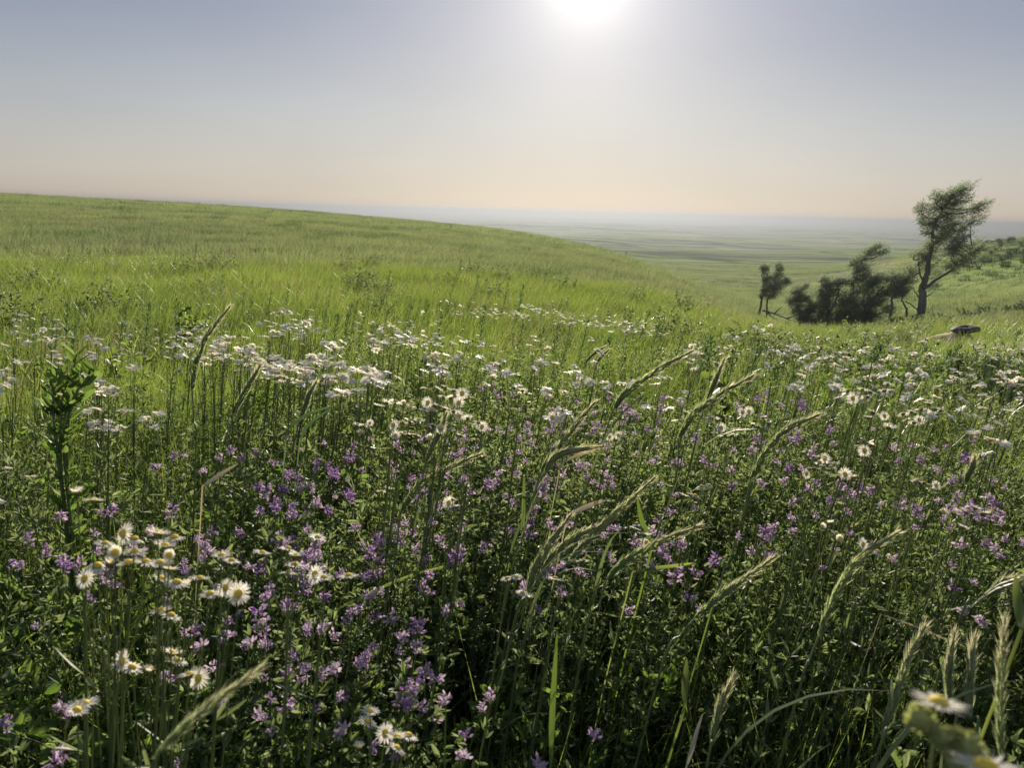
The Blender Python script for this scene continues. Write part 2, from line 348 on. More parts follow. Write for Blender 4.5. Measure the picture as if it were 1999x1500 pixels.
# ------------------------------------------------------------------ clumps used for the grass cover
SRC = bpy.data.collections
def source(name, mbs):
    col = SRC.new(name)
    for k, (mb, mat) in enumerate(mbs):
        col.objects.link(bpy.data.objects.new('%s_%02d' % (name, k), mb.mesh(name, mat)))
    return col
def disc(n, r, p=.5):
    a = rng.random(n)*2*math.pi; q = r*rng.random(n)**p
    return np.stack([np.cos(a)*q, np.sin(a)*q, np.zeros(n)], 1)
WIND = 0.0                                # heading +X
def grass_clump(n, r, Lr, Wr, lean=.25, curve=.9, seg=4, tr=(0, 1)):
    mb = MB(); b = disc(n, r); L = rng.uniform(*Lr, n)
    az = rng.normal(WIND, 1.1, n)
    blades(mb, b, az, L, rng.uniform(*Wr, n), np.abs(rng.normal(lean, .2, n)), rng.gamma(3, curve/3, n), seg, rng.uniform(*tr, n))
    return mb
def herb_clump(ns, r, hr, nl, ll, lw, droop=.5, sr=.0007):
    mb = MB(); b = disc(ns, r)
    for s in range(ns):
        h = random.uniform(*hr); az = random.gauss(WIND, 1.4); ln = random.uniform(.1, .6)
        tip = b[s]+np.array([math.cos(az)*h*ln, math.sin(az)*h*ln, h])
        mid = b[s]*.5+tip*.5+np.array([0, 0, h*.08])-np.array([math.cos(az), math.sin(az), 0])*h*ln*.2
        P = spline([b[s], mid, tip], 8); tube(mb, P, np.linspace(sr*1.6, sr*.7, 8), 3, rng.random())
        q = rng.random(nl)**.75; k = np.minimum((q*7).astype(int), 6); fr = (q*7-k)[:, None]
        pos = P[k]*(1-fr)+P[k+1]*fr
        d = rng.normal(size=(nl, 3)); d[:, 2] = np.abs(d[:, 2])*.6+.1
        d = unit(d); pet = pos+d*rng.uniform(.003, .016, nl)[:, None]
        for e in range(3):
            leaves(mb, pet, d+rng.normal(0, .55, (nl, 3)), rng.uniform(*ll, nl), rng.uniform(*lw, nl))
    return mb
GN = {}
MOUND = athz(1868, 640, 10.6)
def scatter(name, pts, rotz, scl, idx, col, label=None, tilt=None):
    """stuff: one object whose points carry the clumps"""
    pts = np.asarray(pts); keep = np.hypot((pts[:, 0]-MOUND.x+.15), (pts[:, 1]-MOUND.y)/1.3+.25) > .55
    pts, rotz, scl, idx = pts[keep], np.asarray(rotz)[keep], np.asarray(scl)[keep], np.asarray(idx)[keep]
    me = bpy.data.meshes.new(name); n = len(pts)
    me.vertices.add(n); me.vertices.foreach_set('co', np.asarray(pts, float).ravel())
    rot = np.zeros((n, 3)); rot[:, 2] = rotz
    if tilt is not None: rot[:, 0] = tilt[:, 0]; rot[:, 1] = tilt[:, 1]
    a = me.attributes.new('rot', 'FLOAT_VECTOR', 'POINT'); a.data.foreach_set('vector', rot.astype(np.float32).ravel())
    a = me.attributes.new('scl', 'FLOAT', 'POINT'); a.data.foreach_set('value', np.asarray(scl, np.float32))
    a = me.attributes.new('idx', 'INT', 'POINT'); a.data.foreach_set('value', np.asarray(idx, np.int32))
    o = link(bpy.data.objects.new(name, me))
    t = bpy.data.node_groups.new(name, 'GeometryNodeTree')
    t.interface.new_socket('Geometry', in_out='INPUT', socket_type='NodeSocketGeometry')
    t.interface.new_socket('Geometry', in_out='OUTPUT', socket_type='NodeSocketGeometry')
    gi = N(t, 'NodeGroupInput'); go = N(t, 'NodeGroupOutput'); io = N(t, 'GeometryNodeInstanceOnPoints')
    ci = N(t, 'GeometryNodeCollectionInfo'); ci.inputs['Collection'].default_value = col
    ci.inputs['Separate Children'].default_value = True; ci.inputs['Reset Children'].default_value = True
    def na(nm, dt):
        x = N(t, 'GeometryNodeInputNamedAttribute', data_type=dt); x.inputs['Name'].default_value = nm; return x.outputs['Attribute']
    L = t.links.new
    L(gi.outputs[0], io.inputs['Points']); L(ci.outputs[0], io.inputs['Instance']); io.inputs['Pick Instance'].default_value = True
    L(na('idx', 'INT'), io.inputs['Instance Index']); L(na('scl', 'FLOAT'), io.inputs['Scale'])
    e2r = N(t, 'FunctionNodeEulerToRotation'); L(na('rot', 'FLOAT_VECTOR'), e2r.inputs[0]); L(e2r.outputs[0], io.inputs['Rotation'])
    L(io.outputs[0], go.inputs[0])
    md = o.modifiers.new('cover', 'NODES'); md.node_group = t
    return tag(o, label, 'ground cover' if label else None, kind='stuff')
def sector(n, r0, r1, amax=54, p=2.0):
    a = np.radians(rng.uniform(-amax, amax, n)); r = (rng.uniform(r0**p, r1**p, n))**(1/p)
    return r*np.sin(a), r*np.cos(a), r, np.degrees(a)

# near: single blades and finely leaved herbs
near_src = source('near_grass', [(grass_clump(60, .11, (.22, .46), (.0022, .0048)), M['grass']) for _ in range(6)] +
                  [(grass_clump(26, .10, (.25, .5), (.004, .009), .3, 1.2), M['grass']) for _ in range(3)] +
                  [(grass_clump(16, .10, (.2, .42), (.0015, .003), .5, 1.3), M['dry']) for _ in range(2)])
herb_src = source('herb', [(herb_clump(11, .11, (.28, .52), 40, (.007, .021), (.0025, .0065)), M['herb']) for _ in range(6)] +
                  [(herb_clump(9, .10, (.24, .46), 26, (.010, .030), (.004, .012)), M['herb_dark']) for _ in range(4)] +
                  [(grass_clump(12, .12, (.2, .45), (.0015, .003), .8, 1.0), M['dry']) for _ in range(2)] +
                  [(grass_clump(26, .12, (.3, .5), (.003, .006), .35, 1.1), M['grass']) for _ in range(2)])
def herbish(r, a, x, y):
    """how much of the cover is herb rather than grass, over the near meadow"""
    p = np.full(len(r), .18)
    p = np.where((r < 2.4) & (a > -19), .72, p)
    p = np.where((r < 1.15) & (a < 0), .85, p)
    p = np.where((r < 1.15) & (a > -3), .06, p)
    p = np.where((a > 17) & (r > 1.25) & (r < 3), .25, p)
    p = np.where((a < -19) & (r > 1.15), .10, p)
    return np.clip(p+fbm(x*1.7, y*1.7, 2, 5)*.35, 0, 1)
x, y, r, a = sector(2100, .12, 3.6, 62)
sel = rng.random(len(r)) > herbish(r, a, x, y)
x, y, r = x[sel], y[sel], r[sel]; n = len(x)
idx = rng.choice(11, n, p=[.12]*6+[.06]*3+[.05]*2)
scatter('meadow_grass', np.stack([x, y, H(x, y)-.02], 1), rng.normal(0, .6, n), rng.uniform(.75, 1.25, n), idx, near_src)
x, y, r, a = sector(2100, .12, 3.6, 62)
sel = rng.random(len(r)) < herbish(r, a, x, y)
x, y, r, a = x[sel], y[sel], r[sel], a[sel]; n = len(x)
idx = np.where(((a < -6) & (r < 1.0)) | (rng.random(n) < .2), rng.integers(6, 10, n), rng.integers(0, 6, n))
idx = np.where(rng.random(n) < .14, rng.integers(10, 14, n), idx)
scatter('leafy_undergrowth', np.stack([x, y, H(x, y)-.02], 1), rng.uniform(0, 6.28, n), rng.uniform(.8, 1.2, n), idx, herb_src)

# middle and far cover
mid_src = source('mid_grass', [(grass_clump(190, .32, (.17, .36), (.004, .008), .3, .9, 3), M['grass']) for _ in range(5)] +
                 [(grass_clump(90, .30, (.2, .42), (.003, .006), .4, 1.2, 3), M['dry']) for _ in range(1)] +
                 [(herb_clump(26, .25, (.2, .42), 20, (.018, .03), (.008, .014), sr=.0012), M['herb']) for _ in range(3)] +
                 [(herb_clump(16, .18, (.25, .5), 26, (.03, .05), (.009, .016), sr=.0016), M['dark_leaf']) for _ in range(2)])
x, y, r, a = sector(3300, 3.2, 15, 54); n = len(x)
hb = fbm(x*.5, y*.5, 2, 9)
idx = np.where(rng.random(n) < .12, 5, np.where((r < 7) & (hb+rng.normal(0, .15, n) > .45), rng.integers(6, 9, n), np.where(rng.random(n) < .02, rng.integers(6, 9, n), rng.integers(0, 5, n))))
scatter('hillside_grass', np.stack([x, y, H(x, y)-.03], 1), rng.normal(0, .6, n), rng.uniform(.75, 1.2, n), idx, mid_src)
far_src = source('far_grass', [(grass_clump(360, .75, (.14, .30), (.009, .018), .3, .9, 2), M['grass_far']) for _ in range(5)] +
                 [(grass_clump(200, .5, (.2, .42), (.010, .018), .3, .8, 2), M['dark_leaf']) for _ in range(2)] +
                 [(grass_clump(160, .7, (.16, .36), (.005, .012), .4, 1, 2), M['dry']) for _ in range(1)])
def far_idx(x, y, n, dk=.02, dr=.10):
    hb = fbm(x*.09, y*.22, 3, 19); q = rng.random(n)
    return np.where(q < dk+np.clip(hb-.22, 0, 1)*.5, rng.integers(5, 7, n), np.where(q > 1-dr, 7, rng.integers(0, 5, n)))
x, y, r, a = sector(8500, 13, 62, 52, 1.7); n = len(x)
scatter('distant_grass', np.stack([x, y, H(x, y)-.05], 1), rng.normal(0, .8, n), rng.uniform(.7, 1.2, n), far_idx(x, y, n), far_src)
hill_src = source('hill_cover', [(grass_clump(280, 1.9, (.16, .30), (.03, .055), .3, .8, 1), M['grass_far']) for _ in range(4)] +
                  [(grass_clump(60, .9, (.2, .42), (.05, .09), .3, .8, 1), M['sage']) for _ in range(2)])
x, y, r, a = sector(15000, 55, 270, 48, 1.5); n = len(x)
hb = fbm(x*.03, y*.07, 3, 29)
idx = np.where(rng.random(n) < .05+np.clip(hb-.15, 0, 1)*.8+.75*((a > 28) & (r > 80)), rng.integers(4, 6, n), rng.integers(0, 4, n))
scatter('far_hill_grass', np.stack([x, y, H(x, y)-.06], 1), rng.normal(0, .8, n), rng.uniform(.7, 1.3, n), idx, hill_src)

# dark brush and taller growth along the lip of the draw, standing in for gully shade
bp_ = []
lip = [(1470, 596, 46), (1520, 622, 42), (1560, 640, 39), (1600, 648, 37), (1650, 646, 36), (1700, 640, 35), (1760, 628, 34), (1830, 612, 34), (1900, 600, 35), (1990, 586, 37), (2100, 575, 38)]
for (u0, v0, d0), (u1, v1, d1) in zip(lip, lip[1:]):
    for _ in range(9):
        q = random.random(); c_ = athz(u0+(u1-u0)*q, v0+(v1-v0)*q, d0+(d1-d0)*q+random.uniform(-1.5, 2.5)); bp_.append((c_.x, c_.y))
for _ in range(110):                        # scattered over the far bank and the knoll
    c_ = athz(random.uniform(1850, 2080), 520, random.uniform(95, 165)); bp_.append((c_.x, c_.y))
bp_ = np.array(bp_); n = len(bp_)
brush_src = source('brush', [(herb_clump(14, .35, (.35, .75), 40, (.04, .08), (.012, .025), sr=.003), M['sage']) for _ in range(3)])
scatter('brush_and_shade', np.stack([bp_[:, 0], bp_[:, 1], H(bp_[:, 0], bp_[:, 1])-.04], 1), rng.uniform(0, 6, n), np.where(np.hypot(bp_[:, 0], bp_[:, 1]) > 80, 1.0, .9)*rng.uniform(.6, 1.2, n), rng.integers(0, 3, n), brush_src)

# ------------------------------------------------------------------ wind-bent trees in the draw
def tree(name, label, d, trunks, lobes, group=None, dens=1.0, depth=.8, ls=1.0, cat='tree'):
    mpp = d/FPX
    r0 = athz(*trunks[0][0][0], d); gz = Hz(r0.x, r0.y)
    root = empty(name, (r0.x, r0.y, min(gz, r0.z)))
    tag(root, label, cat, group)
    tb = MB(); cr = MB(); nodes = []
    for k, (pl, ra, rb) in enumerate(trunks):
        P = [np.array(athz(u, v, d)) for u, v in pl]
        for q in range(1, len(P)): P[q][1] += random.uniform(-.25, .25)*min(1, q/2)
        if k == 0 or pl[0][1] > trunks[0][0][0][1]-4: P[0][2] = Hz(P[0][0], P[0][1])-.15
        S = spline(P, 4*len(P)); S += rng.normal(0, .012, S.shape)
        tube(tb, S, np.linspace(ra, rb, len(S)), 7); nodes += list(S[len(S)//3:])
    nodes = np.array(nodes); wd = np.array([.80, 0, .50])
    for (u, v, ru, rv) in lobes:
        c = np.array(athz(u, v, d)); c[1] += random.uniform(-depth, depth)*.6
        a_, b_ = ru*mpp, rv*mpp; dd = (a_+b_)*.55
        j = np.argmin(np.linalg.norm(nodes-c, axis=1)+np.maximum(0, nodes[:, 2]-c[2])*2)
        lim = spline([nodes[j], nodes[j]*.4+c*.6-np.array([.05, 0, .1]), c], 7); tube(tb, lim, np.linspace(.035, .012, 7), 4)
        n = int(max(10, 150*dens*(a_*b_)/.12)**.93)
        o = unit(rng.normal(size=(n, 3)))*(rng.random(n)**.42)[:, None]
        p = o*np.array([a_*1.2, dd*1.1, b_*.95]); p = c+np.stack([p[:, 0]*.87-p[:, 2]*.5, p[:, 1], p[:, 0]*.5+p[:, 2]*.87], 1)
        dirs = unit(wd+o*.45+rng.normal(0, .22, (n, 3))); tl = rng.uniform(.16, .50, n)*min(1.2, .6+a_)
        for q in range(0, n, 4):
            tube(tb, [c*.75+p[q]*.25, c*.3+p[q]*.7+np.array([0, 0, -.02]), p[q], p[q]+dirs[q]*tl[q]], [.008, .006, .004, .002], 3)
        nl = 10
        f = rng.random((n, nl))
        base = (p[:, None]+dirs[:, None]*(tl[:, None]*f)[..., None]).reshape(-1, 3)+rng.normal(0, .028, (n*nl, 3))
        ld = (dirs[:, None]+rng.normal(0, .5, (n, nl, 3))).reshape(-1, 3)
        leaves(cr, base, ld, rng.uniform(.04, .085, n*nl)*ls, rng.uniform(.012, .024, n*nl)*ls, np.repeat(rng.random(n), nl)*.6+rng.random(n*nl)*.4)
    obj('trunk', tb, M['bark'], root, True); obj('crown', cr, M['needle'], root)
    return root
fbm_ = MB()
for pl in ([(1488, 606), (1510, 612), (1535, 622), (1558, 630)], [(1512, 612), (1520, 604), (1526, 600)], [(1535, 622), (1548, 618), (1556, 612)], [(1498, 609), (1506, 618), (1520, 626)]):
    tube(fbm_, spline([athz(u, v, 41) for u, v in pl], 12), np.linspace(.05, .012, 12), 5)
tag(obj('fallen_branch', fbm_, M['bark']), 'dead fallen branch lying between the lone forked tree and the thicket', 'branch')
TG = 'wind-bent trees in the draw'
tree('wind_bent_tree', 'tallest tree of the draw, crown swept to one side above a bare dark trunk', 34,
     [([(1798, 613), (1799, 590), (1805, 565), (1809, 545), (1814, 520), (1822, 480), (1830, 440), (1842, 405)], .17, .03),
      ([(1805, 563), (1830, 547), (1858, 528), (1885, 505), (1900, 492)], .075, .02),
      ([(1807, 556), (1798, 535), (1795, 505)], .05, .015),
      ([(1801, 588), (1788, 574), (1777, 560)], .03, .012), ([(1804, 585), (1813, 577), (1823, 568)], .028, .01)],
     [(1878, 371, 18, 4), (1858, 376, 20, 6), (1842, 384, 18, 8), (1815, 388, 9, 12), (1806, 410, 11, 12), (1830, 404, 20, 12), (1856, 396, 18, 8),
      (1898, 404, 14, 4), (1882, 412, 18, 7), (1858, 416, 20, 9), (1798, 432, 6, 10), (1826, 432, 20, 14), (1856, 438, 20, 10), (1884, 434, 16, 6),
      (1808, 452, 12, 9), (1836, 456, 20, 9), (1866, 456, 20, 7), (1888, 449, 10, 4), (1832, 474, 18, 10), (1858, 468, 14, 8),
      (1792, 502, 9, 8), (1803, 515, 14, 9), (1822, 498, 16, 12), (1846, 492, 14, 10), (1850, 514, 18, 9), (1872, 500, 14, 9), (1893, 489, 12, 7),
      (1908, 478, 10, 4), (1880, 514, 16, 6), (1862, 527, 14, 4), (1796, 531, 7, 4), (1815, 524, 10, 6), (1812, 478, 10, 8), (1848, 482, 16, 8)], TG, 1.65)
tree('wind_bent_tree', 'small tree with two thin leaning bare trunks just beside the tallest tree', 36,
     [([(1735, 622), (1738, 605), (1745, 585), (1753, 560)], .07, .03), ([(1770, 618), (1769, 602), (1761, 588), (1757, 570)], .05, .02),
      ([(1797, 610), (1780, 596), (1766, 588)], .03, .02)],
     [(1757, 562, 15, 14), (1765, 545, 12, 14), (1746, 574, 11, 9), (1769, 574, 12, 9), (1778, 532, 5, 10), (1752, 545, 10, 9)], TG, 1.8)
tree('wind_bent_tree', 'tall bent tree at the middle of the thicket, its top blown sideways', 38,
     [([(1655, 632), (1657, 600), (1660, 570), (1666, 538), (1688, 505)], .12, .03), ([(1657, 600), (1672, 580), (1684, 560)], .06, .02)],
     [(1704, 487, 16, 5), (1694, 498, 20, 8), (1715, 495, 10, 4), (1672, 516, 14, 9), (1664, 532, 14, 9), (1688, 524, 14, 6), (1656, 550, 14, 10),
      (1676, 545, 14, 9), (1654, 575, 16, 14), (1662, 602, 18, 15), (1680, 600, 14, 14), (1650, 622, 16, 11), (1668, 628, 16, 10), (1680, 618, 12, 10)], TG, 2.0)
tree('bushy_tree', 'broad low dark tree between the bent middle tree and the two-trunked one', 37,
     [([(1690, 632), (1696, 604), (1708, 575)], .09, .03), ([(1694, 612), (1684, 590), (1690, 565)], .05, .02)],
     [(1716, 550, 18, 8), (1730, 545, 12, 5), (1702, 566, 18, 12), (1724, 572, 14, 12), (1692, 590, 16, 14), (1712, 592, 14, 8), (1686, 612, 12, 8), (1738, 560, 8, 9), (1700, 622, 16, 9), (1722, 606, 10, 9)], TG, 2.7)
tree('bushy_tree', 'broad leafy tree filling the thicket left of the bent middle tree', 37.5,
     [([(1618, 636), (1618, 610), (1612, 582)], .09, .03), ([(1618, 612), (1632, 590), (1640, 565)], .05, .02)],
     [(1612, 556, 14, 9), (1636, 552, 14, 9), (1600, 572, 14, 11), (1624, 575, 18, 12), (1594, 592, 12, 10), (1616, 598, 20, 12), (1640, 590, 14, 14), (1622, 620, 20, 10), (1600, 614, 12, 9), (1646, 610, 12, 12), (1604, 548, 8, 5), (1632, 630, 16, 8), (1600, 630, 14, 8)], TG, 2.7)
tree('bushy_tree', 'small round dark tree at the lower end of the thicket', 38,
     [([(1562, 638), (1560, 612), (1556, 588)], .07, .02)],
     [(1552, 570, 10, 9), (1547, 588, 12, 11), (1562, 584, 10, 9), (1556, 606, 14, 12), (1572, 606, 9, 9), (1566, 624, 12, 8), (1562, 560, 6, 6), (1578, 628, 14, 8), (1584, 604, 10, 12), (1576, 586, 9, 8), (1556, 620, 12, 10)], TG, 2.7)
tree('wind_bent_tree', 'lone forked tree apart from the thicket, lower on the grassy slope', 46,
     [([(1483, 607), (1486, 590), (1490, 570), (1490, 545)], .08, .03), ([(1500, 606), (1498, 585), (1508, 565), (1518, 540)], .06, .02)],
     [(1486, 526, 8, 10), (1489, 545, 9, 10), (1490, 564, 11, 11), (1520, 524, 6, 10), (1516, 542, 11, 9), (1508, 560, 12, 10), (1528, 552, 7, 8), (1502, 578, 12, 6), (1484, 578, 7, 6)], TG, 2.6, ls=1.1)
tree('small_tree', 'tiny pale far tree in the side draw beyond the long left slope', 105,
     [([(1222, 500), (1222, 495), (1224, 490)], .08, .03)],
     [(1222, 496, 4, 2), (1226, 494, 2, 2)], None, .35, ls=1.2)

# ------------------------------------------------------------------ shrubs, earth mound, far building
def shrub(label, u, v, d, w_, h_, name='sage_shrub'):
    c = athz(u, v, d); z = Hz(c.x, c.y); root = empty(name, (c.x, c.y, z)); tag(root, label, 'shrub')
    st, fo = MB(), MB()
    top = max(c.z-z, .25)+h_*.5
    for k in range(26):
        a = random.uniform(0, 6.28); q = random.random()**.5
        tip = np.array([c.x+math.cos(a)*w_*.5*q+.04, c.y+math.sin(a)*w_*.5*q, z+top*(1-.45*q*q)*random.uniform(.8, 1.05)])
        b = np.array([c.x+math.cos(a)*.04, c.y+math.sin(a)*.04, z-.02])
        P = spline([b, b*.5+tip*.5+np.array([math.cos(a)*.05, math.sin(a)*.05, -.02]), tip], 7); tube(st, P, np.linspace(.005, .0015, 7), 4)
        n = 260; s = rng.random(n)**.6; i_ = np.minimum((s*6).astype(int), 5)
        p = P[i_]+(P[i_+1]-P[i_])*(s*6-i_)[:, None]+rng.normal(0, .022, (n, 3))
        dd = unit(tip-b)+rng.normal(0, .45, (n, 3)); leaves(fo, p, dd, rng.uniform(.012, .026, n), rng.uniform(.003, .006, n))
    obj('stem', st, M['bark'], root); obj('foliage', fo, M['sage'], root)
shrub('round dark green shrub behind the white flowers near the far side', 1897, 715, 4.6, .34, .2)
shrub('second smaller dark shrub just right of the round one, half behind white flowers', 1962, 738, 4.2, .26, .16)
shrub('low dark bush standing on the meadow rim below the draw', 1742, 655, 9.5, .5, .14)

c = athz(1868, 640, 10.6); z0 = Hz(c.x, c.y)
mm = MB(); gx, gy = np.meshgrid(np.linspace(-1, 1, 27), np.linspace(-1, 1, 27), indexing='ij'); q = np.hypot(gx, gy)
px, py = c.x+gx*.42-.06, c.y+gy*.6
hh = np.maximum(0, 1-q**2)**1.0*(c.z-z0-.02)+fbm(px*7, py*7, 3, 3)*.07*(q < 1)-.04*(q >= 1)-.02
i, j = np.meshgrid(np.arange(26), np.arange(26), indexing='ij')
mm.add(np.stack([px, py, H(px, py)+hh], -1).reshape(-1, 3), np.stack([i*27+j, (i+1)*27+j, (i+1)*27+j+1, i*27+j+1], -1).reshape(-1, 4))
tag(obj('earth_mound', mm, M['earth'], None, True), 'bare sandy earth mound showing through the grass on the rim', 'mound', kind='structure')
bpy.context.view_layer.update()
rk = MB(); th = np.linspace(0, math.pi, 13); ph = np.arange(20)/20*2*math.pi; TH, PH = np.meshgrid(th, ph, indexing='ij')
nn = 1+fbm(np.cos(PH)*1.4*np.sin(TH)+5, np.sin(PH)*1.4+TH, 3, 8)*.5
rc = athz(1884, 638, 10.45)
V = np.stack([rc.x+np.sin(TH)*np.cos(PH)*.14*nn, rc.y+np.sin(TH)*np.sin(PH)*.14*nn, rc.z-.03+np.cos(TH)*.04*nn+np.sin(TH)*np.cos(PH)*.015], -1).reshape(-1, 3)
i, j = np.meshgrid(np.arange(12), np.arange(20), indexing='ij')
rk.add(V, np.stack([i*20+j, (i+1)*20+j, (i+1)*20+(j+1) % 20, i*20+(j+1) % 20], -1).reshape(-1, 4))
tag(obj('flat_rock', rk, M['rock'], None, True), 'flat dark rock lying on the bare earth mound below the trees', 'rock')

c = athz(828, 415.5, 3600); c.z = Hz(c.x, c.y)
fb = empty('farm_building', c); tag(fb, 'tiny white building far out on the hazy plain', 'building')
def gable(mb, x0, x1, y0, y1, z0, z1): mb.add([(x0, y0, z0), (x1, y0, z0), (x1, y1, z0), (x0, y1, z0), (x0, y0, z1), (x1, y0, z1), (x1, y1, z1), (x0, y1, z1)],
    [[0, 1, 5, 4], [1, 2, 6, 5], [2, 3, 7, 6], [3, 0, 4, 7]])
b = MB(); gable(b, c.x-5, c.x+5, c.y-5, c.y+5, c.z-1, c.z+11); obj('wall', b, M['paint'], fb)
b = MB(); b.add([(c.x-5.4, c.y-5.4, c.z+11.01), (c.x+5.4, c.y-5.4, c.z+11.01), (c.x+5.4, c.y+5.4, c.z+11.01), (c.x-5.4, c.y+5.4, c.z+11.01),
    (c.x, c.y-5.4, c.z+13.5), (c.x, c.y+5.4, c.z+13.5)], [[0, 1, 4, 4], [3, 2, 5, 5], [0, 4, 5, 3], [1, 2, 5, 4]]); obj('roof', b, M['roof'], fb)

# ------------------------------------------------------------------ seeding grass stalks
def rye(label, head, stem, d, w_=.0052, awn=.012, dry=.5, leaf=None, cat='grass stalk', d2=None, name='seeding_grass', pale=0):
    """head: spots along the seed head from its base to its tip; stem: spots down from the base of the head; the rest runs to the ground"""
    d2 = d2 or d
    Pd = [at(u, v, d+(d2-d)*k/(len(head)-1)) for k, (u, v) in enumerate(head)]
    hs = spline(Pd, 28); lo = [at(u, v, d-.01*(k+1)) for k, (u, v) in enumerate(stem)]
    last = lo[-1] if lo else Pd[0]; prev = lo[-2] if len(lo) > 1 else Pd[0] if lo else Pd[1]
    g = last+(last-prev).normalized()*.16 if (last-prev).length > 1e-5 else last.copy()
    gz = Hz(last.x, last.y); drop = last.z-gz
    g = Vector((last.x-.10*drop-random.uniform(0, .06), last.y+random.uniform(-.04, .06), gz-.01))
    midp = Vector((last.x*.55+g.x*.45-.0, last.y*.6+g.y*.4, gz+drop*.45))
    root = empty(name, (g.x, g.y, gz)); tag(root, label, cat, 'seeding grass stalks bent by the wind')
    bpy.context.view_layer.update()
    sm = MB(); S = spline([g, midp]+[p for p in reversed(lo)]+[Pd[0]], 26); tube(sm, S, np.linspace(.0016, .0011, 26), 5, .35+pale*.4, False)
    if leaf is not False:
        for k in range(2):
            i_ = random.choice([4, 8, 12, 15]); mb2 = sm
            blades(sm, S[i_][None], np.array([random.gauss(0, .8)]), np.array([random.uniform(.12, .24)]), np.array([.006]), np.array([.25]), np.array([1.3]), 7, np.array([random.random()]), np.array([.3]))
    obj('stem', sm, M['stem'], root)
    w_ *= 1.25 if d > .86 else .75; kz = min(1, max(.5, d)); sh = MB(); tube(sh, hs, np.linspace(w_*.2, w_*.07, 28), 5, .3)
    n = 240; q = np.linspace(.0, .97, n); ii = np.minimum((q*27).astype(int), 26); fr = (q*27-ii)[:, None]
    pos = hs[ii]*(1-fr)+hs[ii+1]*fr; T = unit(hs[ii+1]-hs[ii])
    ro = rng.normal(size=(n, 3)); ro = unit(ro-T*(ro*T).sum(1, keepdims=True))
    prof = np.sin(np.clip(q*1.05+.10, 0, 1)*math.pi)**.5
    tt = np.clip(q*.75+rng.normal(0, .15, n)+pale*.35, 0, 1)
    leaves(sh, pos+ro*w_*.34*prof[:, None], T+ro*.24*prof[:, None], .011*kz, .0034*kz*kz, tt, .3, ro)
    leaves(sh, pos+ro*w_*.30*prof[:, None], T+ro*.30+rng.normal(0, .07, (n, 3)), (rng.uniform(.5, 1.0, n)*awn+.009)*kz, .0005*kz, np.clip(tt+.3, 0, 1), 0)
    obj('seed_head', sh, M['spike'], root); return root
